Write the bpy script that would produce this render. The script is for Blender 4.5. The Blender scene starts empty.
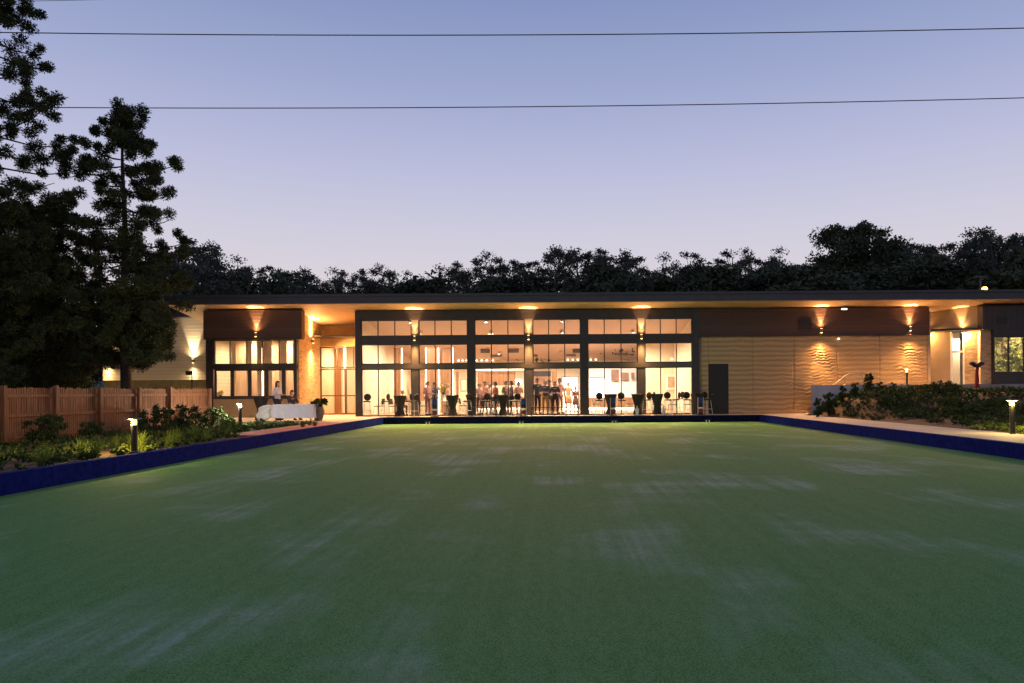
import bpy, bmesh, math, random
import numpy as np
from mathutils import Vector, Matrix
random.seed(7); RNG = np.random.default_rng(11)
R = math.radians; PI = math.pi
sc = bpy.context.scene; col = sc.collection
F = 683.0; VX, VY = 555.0, 392.0; ROLL = 0.007; CH = 1.5

def P(px, py, Y):
    """point of the photograph's line of sight at depth Y: (x, z)"""
    dx, dy = px - VX, VY - py
    a, b = dx*math.cos(ROLL) + dy*math.sin(ROLL), dy*math.cos(ROLL) - dx*math.sin(ROLL)
    return a*Y/F, CH + b*Y/F
def X(px, Y, py=392): return P(px, py, Y)[0]
def Z(px, py, Y): return P(px, py, Y)[1]

# ------------------------------------------------------------ materials
def mat(name, c, rough=0.6, var=0.0, scale=3.0, bump=0.0, bscale=40.0, metal=0.0, spec=0.5, c2=None, stretch=(1, 1, 1)):
    m = bpy.data.materials.new(name); m.use_nodes = True
    n, l = m.node_tree.nodes, m.node_tree.links
    b = n['Principled BSDF']
    b.inputs['Base Color'].default_value = (*c, 1); b.inputs['Roughness'].default_value = rough
    b.inputs['Metallic'].default_value = metal; b.inputs['Specular IOR Level'].default_value = spec
    tc = n.new('ShaderNodeTexCoord'); mp = n.new('ShaderNodeMapping')
    l.new(tc.outputs['Object'], mp.inputs[0]); mp.inputs['Scale'].default_value = stretch
    if var or c2:
        t = n.new('ShaderNodeTexNoise'); t.inputs['Scale'].default_value = scale; t.inputs['Detail'].default_value = 5
        l.new(mp.outputs[0], t.inputs['Vector'])
        r = n.new('ShaderNodeValToRGB'); l.new(t.outputs[0], r.inputs[0])
        r.color_ramp.elements[0].position = .32; r.color_ramp.elements[1].position = .68
        d = c2 if c2 else tuple(min(1, v*(1+var)) for v in c)
        e = c if c2 else tuple(v*(1-var) for v in c)
        r.color_ramp.elements[0].color = (*e, 1); r.color_ramp.elements[1].color = (*d, 1)
        l.new(r.outputs[0], b.inputs['Base Color'])
    if bump:
        t = n.new('ShaderNodeTexNoise'); t.inputs['Scale'].default_value = bscale; t.inputs['Detail'].default_value = 4
        l.new(mp.outputs[0], t.inputs['Vector'])
        q = n.new('ShaderNodeBump'); q.inputs['Strength'].default_value = bump; q.inputs['Distance'].default_value = .02
        l.new(t.outputs[0], q.inputs['Height']); l.new(q.outputs[0], b.inputs['Normal'])
    return m
def emit(name, c, s):
    m = bpy.data.materials.new(name); m.use_nodes = True
    b = m.node_tree.nodes['Principled BSDF']
    b.inputs['Base Color'].default_value = (*c, 1); b.inputs['Emission Color'].default_value = (*c, 1); b.inputs['Emission Strength'].default_value = s
    return m
def boards(name, c, period, axis=2, rough=.6, depth=.6, var=.18, joint=.35):
    """boarding: a groove every PERIOD metres along an axis, each board a little different"""
    m = mat(name, c, rough); n, l = m.node_tree.nodes, m.node_tree.links; b = n['Principled BSDF']
    tc = n.new('ShaderNodeTexCoord'); sp = n.new('ShaderNodeSeparateXYZ'); l.new(tc.outputs['Object'], sp.inputs[0])
    dv = n.new('ShaderNodeMath'); dv.operation = 'DIVIDE'; l.new(sp.outputs[axis], dv.inputs[0]); dv.inputs[1].default_value = period
    fr = n.new('ShaderNodeMath'); fr.operation = 'FRACT'; l.new(dv.outputs[0], fr.inputs[0])
    fl = n.new('ShaderNodeMath'); fl.operation = 'FLOOR'; l.new(dv.outputs[0], fl.inputs[0])
    wn = n.new('ShaderNodeTexWhiteNoise'); wn.noise_dimensions = '1D'; l.new(fl.outputs[0], wn.inputs['W'])
    gr = n.new('ShaderNodeValToRGB'); l.new(fr.outputs[0], gr.inputs[0])
    gr.color_ramp.elements[0].position = .0; gr.color_ramp.elements[0].color = (joint, joint, joint, 1)
    gr.color_ramp.elements[1].position = .14; gr.color_ramp.elements[1].color = (1, 1, 1, 1)
    mr = n.new('ShaderNodeMapRange'); l.new(wn.outputs['Value'], mr.inputs[0]); mr.inputs[3].default_value = 1-var; mr.inputs[4].default_value = 1+var
    mx = n.new('ShaderNodeMix'); mx.data_type = 'RGBA'; mx.blend_type = 'MULTIPLY'; mx.inputs[0].default_value = 1
    mx.inputs[6].default_value = (*c, 1); l.new(gr.outputs[0], mx.inputs[7])
    vm = n.new('ShaderNodeVectorMath'); vm.operation = 'SCALE'; l.new(mx.outputs[2], vm.inputs[0]); l.new(mr.outputs[0], vm.inputs['Scale'])
    l.new(vm.outputs[0], b.inputs['Base Color'])
    bp = n.new('ShaderNodeBump'); bp.inputs['Strength'].default_value = depth; bp.inputs['Distance'].default_value = .02
    l.new(gr.outputs[0], bp.inputs['Height']); l.new(bp.outputs[0], b.inputs['Normal'])
    return m
def glass(name, refl=.07, tint=(1, 1, 1)):
    m = bpy.data.materials.new(name); m.use_nodes = True; n, l = m.node_tree.nodes, m.node_tree.links; n.clear()
    o = n.new('ShaderNodeOutputMaterial'); mx = n.new('ShaderNodeMixShader'); t = n.new('ShaderNodeBsdfTransparent'); g = n.new('ShaderNodeBsdfGlossy')
    t.inputs[0].default_value = (*tint, 1); g.inputs['Roughness'].default_value = .02; mx.inputs[0].default_value = refl
    l.new(t.outputs[0], mx.inputs[1]); l.new(g.outputs[0], mx.inputs[2]); l.new(mx.outputs[0], o.inputs[0]); return m
def leafy(name, a, b_, scale=1.2):
    m = mat(name, a, .75, c2=b_, scale=scale, spec=.15)
    return m

M = dict(
 fascia=mat('fascia', (.050, .052, .068), .45, .1), soffit=mat('soffit', (.62, .44, .29), .55, .04),
 frame=mat('frame', (.035, .03, .03), .4, .15), column=mat('column', (.11, .095, .08), .4, .1),
 clad=boards('clad', (.085, .045, .034), .17), clad_dark=boards('clad_dark', (.05, .045, .045), .3, 0, depth=.3),
 pale=boards('pale', (.55, .50, .40), .19, var=.04, joint=.55), olive=mat('olive', (.16, .14, .07), .8, .2),
 render=mat('render', (.42, .30, .16), .85, .12, 2.5, .3), beige=mat('beige', (.45, .36, .24), .8, .06, 2),
 wall_in=mat('wall_in', (.76, .66, .50), .7, .04), ceil=mat('ceil', (.58, .42, .33), .7, .03), white_in=mat('white_in', (.82, .82, .80), .5, .03),
 floor_in=boards('floor_in', (.42, .27, .15), .14, 0, .25, .1), concrete=mat('concrete', (.34, .31, .29), .75, .16, 1.6, .25, 60),
 terrace=mat('terrace', (.46, .40, .33), .7, .12, 1.4, .2, 60), timber=boards('timber', (.30, .15, .07), .09, 0, .5),
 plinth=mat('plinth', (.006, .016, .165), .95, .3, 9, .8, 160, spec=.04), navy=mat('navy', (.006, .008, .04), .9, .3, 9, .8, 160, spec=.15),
 mulch=mat('mulch', (.04, .023, .014), .95, c2=(.09, .05, .03), scale=14, bump=1, bscale=30), redpath=mat('redpath', (.55, .13, .10), .8, .25, 5, .5, 80),
 fence=mat('fence', (.13, .052, .024), .75, c2=(.30, .135, .065), scale=2.6, bump=.5, bscale=30, stretch=(8, 8, .6)), black=mat('black', (.012, .012, .013), .5),
 white=mat('white', (.78, .78, .76), .45), cloth=mat('cloth', (.70, .70, .78), .85, .05, 6, .4, 12), steel=mat('steel', (.28, .28, .28), .6, metal=.6),
 darkcloth=mat('darkcloth', (.022, .020, .018), .8, .3, 6, .4, 15), pot=mat('pot', (.17, .14, .12), .7, .25, 8, .4), wall_white=mat('wall_white', (.50, .50, .56), .8, .08, 2, .2),
 bark=mat('bark', (.045, .032, .024), .9, .4, 4, .9, 14), gumbark=mat('gumbark', (.10, .09, .08), .8, .5, 3), wire=mat('wire', (.02, .02, .03), .6),
 pine=leafy('pine', (.036, .052, .022), (.095, .105, .045)), gum=leafy('gum', (.060, .070, .055), (.12, .125, .095), .35), gum2=leafy('gum2', (.045, .060, .038), (.090, .105, .060), .35),
 strap=leafy('strap', (.10, .17, .03), (.24, .30, .06), 5), shrub=leafy('shrub', (.028, .05, .018), (.075, .11, .035), 4), cover=leafy('cover', (.03, .055, .015), (.10, .14, .035), 2.5),
 lit=emit('lit', (1, .62, .25), 14), lit_white=emit('lit_white', (1, .9, .75), 40), lit_yel=emit('lit_yel', (1, .62, .15), 4), led=emit('led', (1, .82, .58), 4.0), glow_white=emit('glow_white', (1, .97, .93), 3.2),
 lit_small=emit('lit_small', (1, .85, .6), 5), glass=glass('glass', .045), glass_dark=glass('glass_dark', .12, (.8, .8, .8)),
 grey=mat('grey', (.22, .2, .19), .6), ac=mat('ac', (.12, .10, .09), .6), red=mat('red', (.30, .02, .02), .5), blue=mat('blue', (.02, .04, .22), .6),
 tank=mat('tank', (.15, .20, .20), .6), yellow=leafy('yellow', (.55, .35, .03), (.7, .55, .08), 9), art=mat('art', (.70, .42, .26), .7, c2=(.32, .10, .05), scale=2.2), screen=mat('screen', (.30, .16, .10), .5, .2),
 hedge_leaf=leafy('hedge_leaf', (.16, .20, .05), (.45, .46, .16), 3),
)

def rammed():
    m = mat('rammed', (.44, .29, .15), .9); n, l = m.node_tree.nodes, m.node_tree.links; b = n['Principled BSDF']
    tc = n.new('ShaderNodeTexCoord'); w = n.new('ShaderNodeTexWave'); w.wave_type = 'BANDS'; w.bands_direction = 'Z'
    w.inputs['Scale'].default_value = 1.3; w.inputs['Distortion'].default_value = 3.0; w.inputs['Detail'].default_value = 4; w.inputs['Detail Scale'].default_value = .9
    l.new(tc.outputs['Object'], w.inputs[0])
    r = n.new('ShaderNodeValToRGB'); l.new(w.outputs[0], r.inputs[0])
    r.color_ramp.elements[0].color = (.43, .275, .13, 1); r.color_ramp.elements[1].color = (.60, .42, .22, 1)
    l.new(r.outputs[0], b.inputs['Base Color'])
    t = n.new('ShaderNodeTexNoise'); t.inputs['Scale'].default_value = 12; t.inputs['Detail'].default_value = 8; l.new(tc.outputs['Object'], t.inputs[0])
    q = n.new('ShaderNodeBump'); q.inputs['Strength'].default_value = .5; q.inputs['Distance'].default_value = .02; l.new(t.outputs[0], q.inputs['Height']); l.new(q.outputs[0], b.inputs['Normal'])
    return m
M['rammed'] = rammed()
def turf():
    m = mat('turf', (.05, .13, .05), .85, spec=.12); n, l = m.node_tree.nodes, m.node_tree.links; b = n['Principled BSDF']
    tc = n.new('ShaderNodeTexCoord')
    def noise(sx, sy, scale, detail=3, off=0):
        mp = n.new('ShaderNodeMapping'); mp.inputs['Scale'].default_value = (sx, sy, 1); mp.inputs['Location'].default_value = (off, off*.7, 0); l.new(tc.outputs['Object'], mp.inputs[0])
        t = n.new('ShaderNodeTexNoise'); t.inputs['Scale'].default_value = scale; t.inputs['Detail'].default_value = detail; l.new(mp.outputs[0], t.inputs[0]); return t.outputs[0]
    def ramp(v, a, c, lo=0, hi=1):
        r = n.new('ShaderNodeMapRange'); l.new(v, r.inputs[0]); r.inputs[1].default_value = a; r.inputs[2].default_value = c; r.inputs[3].default_value = lo; r.inputs[4].default_value = hi; return r.outputs[0]
    def op(o, a, c):
        k = n.new('ShaderNodeMath'); k.operation = o
        for i, v in enumerate((a, c)):
            if isinstance(v, (int, float)): k.inputs[i].default_value = v
            else: l.new(v, k.inputs[i])
        return k.outputs[0]
    streak = ramp(noise(6.5, .10, 1.0, 5), .38, .66)
    blotch = ramp(noise(.62, .42, 1.0, 4, 5.3), .50, .70)
    cross = ramp(noise(.25, 2.6, 1.0, 4, 2.2), .42, .68)
    wear = op('MULTIPLY', blotch, op('ADD', op('MULTIPLY', streak, .75), op('ADD', op('MULTIPLY', cross, .45), .2)))
    wear = op('MINIMUM', op('MULTIPLY', wear, op('ADD', op('MULTIPLY', ramp(noise(1, .5, 34, 5), .35, .65), .7), .5)), .8)
    mx = n.new('ShaderNodeMix'); mx.data_type = 'RGBA'; l.new(wear, mx.inputs[0])
    fine = noise(1, .35, 24, 6)
    m0 = n.new('ShaderNodeMix'); m0.data_type = 'RGBA'; l.new(op('ADD', op('ADD', op('MULTIPLY', ramp(fine, .36, .64), .25), op('MULTIPLY', ramp(noise(1, .5, 90, 5), .42, .58), .75)), op('MULTIPLY', streak, .12)), m0.inputs[0])
    m0.inputs[6].default_value = (.048, .168, .044, 1); m0.inputs[7].default_value = (.130, .315, .112, 1)
    l.new(m0.outputs[2], mx.inputs[6]); mx.inputs[7].default_value = (.27, .39, .31, 1)
    l.new(mx.outputs[2], b.inputs['Base Color'])
    q = n.new('ShaderNodeBump'); q.inputs['Strength'].default_value = .6; q.inputs['Distance'].default_value = .01
    l.new(noise(1, 1, 140, 3), q.inputs['Height']); l.new(q.outputs[0], b.inputs['Normal'])
    return m
M['turf'] = turf()
M['stone'] = mat('stone', (.34, .24, .14), .9, c2=(.58, .45, .29), scale=7, bump=1.0, bscale=9, stretch=(.5, .5, 1.6))
M['curtain'] = mat('curtain', (.62, .44, .31), .85, .18, 3, .4, 6, stretch=(7, 7, .3))

# ------------------------------------------------------------ building blocks
class MB:
    def __init__(s): s.v = []; s.f = []
    def add(s, vs, fs):
        k = len(s.v); s.v += [tuple(v) for v in vs]; s.f += [tuple(i+k for i in f) for f in fs]; return s
    def box(s, x0, x1, y0, y1, z0, z1):
        vs = [(x, y, z) for z in (z0, z1) for y in (y0, y1) for x in (x0, x1)]
        return s.add(vs, [(0, 2, 3, 1), (4, 5, 7, 6), (0, 1, 5, 4), (2, 6, 7, 3), (0, 4, 6, 2), (1, 3, 7, 5)])
    def prism(s, poly, z0, z1):
        n = len(poly); vs = [(x, y, z0) for x, y in poly] + [(x, y, z1) for x, y in poly]
        return s.add(vs, [tuple(range(n-1, -1, -1)), tuple(range(n, 2*n))] + [(i, (i+1) % n, n+(i+1) % n, n+i) for i in range(n)])
    def prismx(s, poly, x0, x1):
        n = len(poly); vs = [(x0, y, z) for y, z in poly] + [(x1, y, z) for y, z in poly]
        return s.add(vs, [tuple(range(n-1, -1, -1)), tuple(range(n, 2*n))] + [(i, (i+1) % n, n+(i+1) % n, n+i) for i in range(n)])
    def tube(s, pts, rs, seg=8):
        pts = [Vector(p) for p in pts]
        if isinstance(rs, (int, float)): rs = [rs]*len(pts)
        vs = []; fs = []
        for i, p in enumerate(pts):
            d = (pts[min(i+1, len(pts)-1)] - pts[max(i-1, 0)]).normalized()
            a = d.cross(Vector((0, 0, 1)) if abs(d.z) < .9 else Vector((1, 0, 0))).normalized(); b = d.cross(a)
            for k in range(seg):
                t = 2*PI*k/seg; vs.append(p + (a*math.cos(t) + b*math.sin(t))*rs[i])
        for i in range(len(pts)-1):
            for k in range(seg): fs.append((i*seg+k, i*seg+(k+1) % seg, (i+1)*seg+(k+1) % seg, (i+1)*seg+k))
        fs.append(tuple(range(seg-1, -1, -1))); fs.append(tuple((len(pts)-1)*seg+k for k in range(seg)))
        return s.add(vs, fs)
    def lathe(s, prof, cx=0, cy=0, seg=16, sx=1, sy=1):
        vs = []; fs = []
        for r, z in prof:
            for k in range(seg):
                t = 2*PI*k/seg; vs.append((cx+r*sx*math.cos(t), cy+r*sy*math.sin(t), z))
        for i in range(len(prof)-1):
            for k in range(seg): fs.append((i*seg+k, i*seg+(k+1) % seg, (i+1)*seg+(k+1) % seg, (i+1)*seg+k))
        fs.append(tuple(range(seg-1, -1, -1))); fs.append(tuple((len(prof)-1)*seg+k for k in range(seg)))
        return s.add(vs, fs)
    def build(s, name, m, parent=None, smooth=False, origin=None):
        if parent is not None: o0 = Vector(wloc(parent))
        elif origin is not None: o0 = Vector(origin)
        else:
            a = np.array(s.v); o0 = Vector(((a[:, 0].min()+a[:, 0].max())/2, (a[:, 1].min()+a[:, 1].max())/2, a[:, 2].min()))
        me = bpy.data.meshes.new(name); me.from_pydata([(v[0]-o0.x, v[1]-o0.y, v[2]-o0.z) for v in s.v], [], s.f); me.update()
        bm = bmesh.new(); bm.from_mesh(me); bmesh.ops.recalc_face_normals(bm, faces=bm.faces); bm.to_mesh(me); bm.free()
        if smooth: me.polygons.foreach_set('use_smooth', [True]*len(me.polygons))
        me.materials.append(M[m] if isinstance(m, str) else m)
        o = bpy.data.objects.new(name, me); col.objects.link(o)
        if parent is not None: o.parent = parent
        else: o.location = o0
        return o
def wloc(o):
    v = Vector((0, 0, 0))
    while o is not None: v += Vector(o.location); o = o.parent
    return v
def tag(o, label=None, cat=None, group=None, kind=None):
    if label: o['label'] = label
    if cat: o['category'] = cat
    if group: o['group'] = group
    if kind: o['kind'] = kind
    return o
def thing(name, loc, label, cat, group=None, rz=0):
    o = bpy.data.objects.new(name, None); col.objects.link(o); o.location = loc; o.rotation_euler = (0, 0, rz); o.empty_display_size = .2
    return tag(o, label, cat, group)
def struct(o): o['kind'] = 'structure'; return o
def copy_tree(o, parent=None):
    c = o.copy(); col.objects.link(c); c.parent = parent
    for ch in list(o.children): copy_tree(ch, c)
    return c
def place(proto, used, loc, rz, label, group=None, scale=1):
    o = copy_tree(proto) if used else proto
    o.location = loc; o.rotation_euler = (0, 0, rz); o['label'] = label; o.scale = (scale,)*3 if isinstance(scale, (int, float)) else scale
    if group: o['group'] = group
    return o
def lamp(kind, loc, energy, color, parent=None, size=.05, spot=None, rot=None, blend=.5):
    d = bpy.data.lights.new('lamp_light', kind); d.energy = energy; d.color = color
    if kind == 'AREA': d.shape = 'DISK'; d.size = size
    else: d.shadow_soft_size = size
    if kind == 'SPOT': d.spot_size = spot; d.spot_blend = blend
    o = bpy.data.objects.new('lamp_light', d); col.objects.link(o)
    o.location = Vector(loc) - (wloc(parent) if parent else Vector())
    if rot: o.rotation_euler = rot
    o.parent = parent; return o

# ------------------------------------------------------------ leaves
def leaves(cent, rad, n, size, elong=1.0, flat=1.0, shell=.45):
    """n small leaf faces round every centre; verts, faces"""
    cent = np.asarray(cent, float); rad = np.asarray(rad, float)
    c = np.repeat(cent, n, 0); r = np.repeat(rad, n); N = len(c)
    d = RNG.normal(size=(N, 3)); d /= np.linalg.norm(d, axis=1)[:, None]
    rr = r*(shell + (1-shell)*RNG.random(N))*np.where(RNG.random(N) < .3, RNG.random(N), 1)
    p = c + d*rr[:, None]*np.array([1, 1, flat])
    a = RNG.normal(size=(N, 3)); a = a*.6 + d*.6*elong; a /= np.linalg.norm(a, axis=1)[:, None]
    b = np.cross(a, RNG.normal(size=(N, 3))); b /= np.linalg.norm(b, axis=1)[:, None]
    s = size*(.6+.8*RNG.random(N))[:, None]
    v = np.stack([p - a*s*elong*.5, p + b*s*.5, p + a*s*elong*.5, p - b*s*.5], 1).reshape(-1, 3)
    f = np.arange(N*4).reshape(N, 4)
    return v, f
def leaf_obj(name, v, f, m, parent=None, origin=None):
    o0 = np.array(wloc(parent)) if parent is not None else np.array(origin if origin is not None else (0, 0, 0))
    me = bpy.data.meshes.new(name); v = v - o0
    me.vertices.add(len(v)); me.vertices.foreach_set('co', v.ravel())
    k = f.shape[1]; me.loops.add(f.size); me.loops.foreach_set('vertex_index', f.ravel().astype(np.int32))
    me.polygons.add(len(f)); me.polygons.foreach_set('loop_start', np.arange(0, f.size, k, dtype=np.int32)); me.polygons.foreach_set('loop_total', np.full(len(f), k, np.int32))
    me.update(calc_edges=True); me.materials.append(M[m])
    o = bpy.data.objects.new(name, me); col.objects.link(o)
    if parent is not None: o.parent = parent
    else: o.location = o0
    return o

# ------------------------------------------------------------ world
w = bpy.data.worlds.new('World'); sc.world = w; w.use_nodes = True
n, l = w.node_tree.nodes, w.node_tree.links; bg = n['Background']
tc = n.new('ShaderNodeTexCoord'); sp = n.new('ShaderNodeSeparateXYZ'); l.new(tc.outputs['Generated'], sp.inputs[0])
rp = n.new('ShaderNodeValToRGB'); l.new(sp.outputs[2], rp.inputs[0]); cr = rp.color_ramp
stops = [(0.0, (.52, .46, .50)), (.15, (.70, .645, .70)), (.217, (.62, .60, .715)), (.30, (.50, .515, .71)), (.39, (.36, .405, .635)), (.50, (.23, .298, .525)), (.70, (.17, .23, .43)), (1, (.14, .19, .36))]
cr.elements[0].position, cr.elements[0].color = stops[0][0], (*stops[0][1], 1)
cr.elements[1].position, cr.elements[1].color = 1, (*stops[-1][1], 1)
for p_, c_ in stops[1:-1]: e = cr.elements.new(p_); e.color = (*c_, 1)
sky = n.new('ShaderNodeTexSky'); sky.sky_type = 'NISHITA'; sky.sun_disc = False; sky.sun_elevation = R(0.5); sky.sun_rotation = R(200)
sm = n.new('ShaderNodeMix'); sm.data_type = 'RGBA'; sm.blend_type = 'ADD'; sm.inputs[0].default_value = .012
l.new(rp.outputs[0], sm.inputs[6]); l.new(sky.outputs[0], sm.inputs[7]); yr = n.new('ShaderNodeMapRange'); l.new(sp.outputs[1], yr.inputs[0]); yr.inputs[1].default_value = -.5; yr.inputs[2].default_value = .7; yr.inputs[3].default_value = .62; yr.inputs[4].default_value = 1   # dusk: the glow lies behind the clubhouse, the sky opposite is darker
ys = n.new('ShaderNodeVectorMath'); ys.operation = 'SCALE'; l.new(sm.outputs[2], ys.inputs[0]); l.new(yr.outputs[0], ys.inputs['Scale'])
l.new(ys.outputs[0], bg.inputs[0]); bg.inputs[1].default_value = 1.0
sd = bpy.data.lights.new('dusk_sun', 'SUN'); sd.energy = .03; sd.angle = R(40); sd.color = (1, .85, .8); so = bpy.data.objects.new('dusk_sun', sd); col.objects.link(so); so.rotation_euler = (R(60), 0, R(-20))

# ------------------------------------------------------------ camera
cd = bpy.data.cameras.new('camera'); cam = bpy.data.objects.new('camera', cd); col.objects.link(cam); sc.camera = cam
cd.sensor_width = 36; cd.lens = 36*F/1024; cd.shift_x = -(VX-512)/1024; cd.shift_y = (VY-341.5)/1024; cd.clip_end = 5000; cd.clip_start = .1
cam.location = (0, 0, CH); cam.matrix_world = Matrix.Translation((0, 0, CH)) @ Matrix.Rotation(R(90), 4, 'X') @ Matrix.Rotation(-ROLL, 4, 'Z')

# ------------------------------------------------------------ ground
ZT = .34; XL, XR, YF = -8.3, 9.87, 33.0; YN = -5.0
g = MB().box(-1500, 1500, -300, 2500, -.6, -.12).build('ground', 'mulch'); struct(g)
o = MB().box(XL, XR, YN, YF, -.1, 0).build('bowling_green', 'turf'); struct(o)
# green edge banks covered in blue carpet
def bank(label, pts, depth, name='green_edge_bank', m='plinth'):
    o = MB().prism(pts, -.1, depth).build(name, m); tag(o, label, 'bank', 'blue carpeted banks round the green'); return o
bank('long blue carpeted bank beside the fence and grass clumps', [(XL-.16, YN), (XL, YN), (XL, YF), (XL-.16, YF)], ZT-.01)
bank('long blue carpeted bank beside the concrete path and garden slope', [(XR, YN), (XR+.16, YN), (XR+.16, YF), (XR, YF)], ZT-.01)
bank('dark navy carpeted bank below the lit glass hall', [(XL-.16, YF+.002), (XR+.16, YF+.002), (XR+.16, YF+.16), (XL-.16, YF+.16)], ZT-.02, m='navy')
for o in (MB().box(XR+.16, 11.95, YN, YF+.16, -.1, ZT-.006).build('path', 'concrete'),
          MB().box(XL-1.15, XL-.16, 19.5, 27.5, -.1, ZT-.01).build('garden_path', 'redpath'),
          MB().prism([(-30, 28.0), (-13.9, 27.6), (XL-.16, 27.5), (XL-.16, YF+.16), (12.2, YF+.16), (13.5, 34.3), (12, 38), (-30, 38)], -.1, ZT).build('terrace_paving', 'terrace')):
    struct(o)
o = MB().box(XL-1.17, XL-1.15, 19.5, 27.5, -.1, ZT+.004).build('path_edging', 'terrace'); struct(o)
def ground_grid(name, x0, x1, y0, y1, nx, ny, fz, m):
    vs = [(x0+(x1-x0)*i/nx, y0+(y1-y0)*j/ny, 0) for j in range(ny+1) for i in range(nx+1)]
    vs = [(x, y, fz(x, y)) for x, y, _ in vs]
    fs = [(j*(nx+1)+i, j*(nx+1)+i+1, (j+1)*(nx+1)+i+1, (j+1)*(nx+1)+i) for j in range(ny) for i in range(nx)]
    o = MB().add(vs, fs).build(name, m, origin=(0, 0, 0), smooth=True); return struct(o)
def nz(x, y): return .5*math.sin(x*1.7+y*.9)+.3*math.sin(x*3.1-y*2.3+1)+.2*math.sin(y*4.7+x*.4)
def bed_l(x, y): return ZT-.05+.03*nz(x, y) - (.05 if x > -8.6 else 0)
ground_grid('garden_soil', -13.6, XL-.17, YN, 27.55, 40, 160, lambda x, y: (ZT-.05+.03*nz(x, y) if not (x > XL-1.3 and y > 19.3) else ZT-.08), 'mulch')
struct(MB().box(-60, -13.6, -5, 27.9, -.1, ZT-.06).build('side_lawn', 'cover'))
def sm(t): t = max(0, min(1, t)); return t*t*(3-2*t)
def bank_z(x, y):
    s = (x-11.95)/5.0*.55 + .62*sm((y-24)/8)*min(1, (x-11.95)/1.2)
    return ZT-.03 + 1.05*sm(min(1, s*.9)) + .035*nz(x, y)*min(1, (x-11.9))
ground_grid('garden_slope', 11.95, 45, -5, 32.34, 110, 120, bank_z, 'mulch')
ZR = 1.72
struct(MB().prism([(12.2, 32.5), (60, 32.5), (60, 45), (12.95, 45), (12.95, 34.19)], -.1, ZR).build('upper_terrace', 'terrace'))
rw = MB().prism([(12.15, 32.3), (17.0, 32.3), (17.0, 32.5), (12.23, 32.5)], .1, ZR+.02).build('retaining_wall', 'wall_white')
tag(rw, 'pale rendered retaining wall at the end of the planted slope', 'wall')
kb = MB().box(17.0, 50, 32.28, 32.5, .1, ZR+.01).build('kerb', 'concrete'); tag(kb, 'long concrete kerb edging the raised terrace above the planted slope', 'kerb')
def hill_z(x, y):
    return .2 + 9*sm((y-48)/110) + 5*sm((x-20)/120) + 1.2*math.sin(x*.045+1)*sm((y-50)/40)
ground_grid('hill', -260, 260, 48, 260, 90, 40, hill_z, 'gum2')

# ------------------------------------------------------------ clubhouse
YG = 34.2
def zs(y): return 5.83 - (y-33.0)*.143
club = thing('clubhouse', (0, YG, ZT), 'long low clubhouse with a dark overhanging roof and brightly lit glass hall', 'building')
def part(mb, name, m, parent=None, **k): return mb.build(name, m, parent or club, **k)
XA, XB = X(165, 33.0, 305), 40.0
roof = part(MB().prismx([(33.0, 5.86), (33.0, 6.27), (48.4, 4.25), (48.4, 3.70)], XA, XB), 'roof', 'fascia')
part(MB().prismx([(33.04, zs(33.04)-.0), (48.2, zs(48.2)-.0), (48.2, zs(48.2)+.03), (33.04, zs(33.04)+.026)], XA+.05, XB-.05), 'soffit', 'soffit', roof)
part(MB().box(XA-.02, XB, 32.95, 32.998, 6.18, 6.30), 'gutter', 'fascia', roof)
HX0, HX1 = X(356.5, YG), X(699.5, YG)
YB = 47.5
def wall_to_roof(mb, x0, x1, y0, y1, z0):
    vs = [(x, y, z) for (x, y) in ((x0, y0), (x1, y0), (x1, y1), (x0, y1)) for z in (z0, zs(y)-.004)]
    return mb.add(vs, [(0, 2, 4, 6), (1, 7, 5, 3), (0, 1, 3, 2), (2, 3, 5, 4), (4, 5, 7, 6), (6, 7, 1, 0)])
part(MB().box(HX0-.1, HX1+.1, YG-.1, YB, ZT-.2, ZT+.012), 'hall_floor', 'floor_in')
part(wall_to_roof(MB(), HX0-.1, HX0, YG+.12, YB, ZT), 'hall_side_wall', 'wall_in')
part(wall_to_roof(MB(), HX1, HX1+.1, YG+.12, YB, ZT), 'hall_side_wall', 'wall_in')
part(wall_to_roof(MB(), HX0-.1, HX1+.1, YB, YB+.15, ZT), 'hall_back_wall', 'wall_in')
part(MB().prismx([(YG+.14, zs(YG+.14)-.035), (YB, zs(YB)-.035), (YB, zs(YB)-.008), (YG+.14, zs(YG+.14)-.008)], HX0, HX1), 'hall_ceiling', 'ceil')
zb = lambda py: CH+(392-py)*YG/F
big = [(356, 361.5), (468, 475), (581, 588), (692.5, 699.5)]; mid = [(412, 419), (525, 533), (638, 645)]
cols_ = sorted(big+mid)
def dr(px, py): return py + ROLL*(px-VX)
t0, t1, t2, t3, t4, t5 = zb(310.5), zb(319), zb(335.2), zb(343.2), zb(363.2), zb(367.8)
for a, b_ in cols_:
    x0, x1 = (a-VX)*YG/F, (b_-VX)*YG/F
    wide = (a, b_) in big
    part(MB().box(x0, x1, YG-(.10 if wide else .06), YG+.16, ZT+.004, zs(YG+.16)-.01 if wide else t1), 'column', 'frame' if wide else 'column')
part(MB().box(HX0, HX1, YG-.075, YG+.13, t1, zs(YG+.13)-.012), 'head_beam', 'frame')
part(MB().box(HX0, HX1, YG-.085, YG+.12, t3, t2), 'transom_beam', 'frame')
part(MB().box(HX0, HX1, YG-.07, YG+.11, t5, t4), 'transom_beam', 'column')
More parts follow.
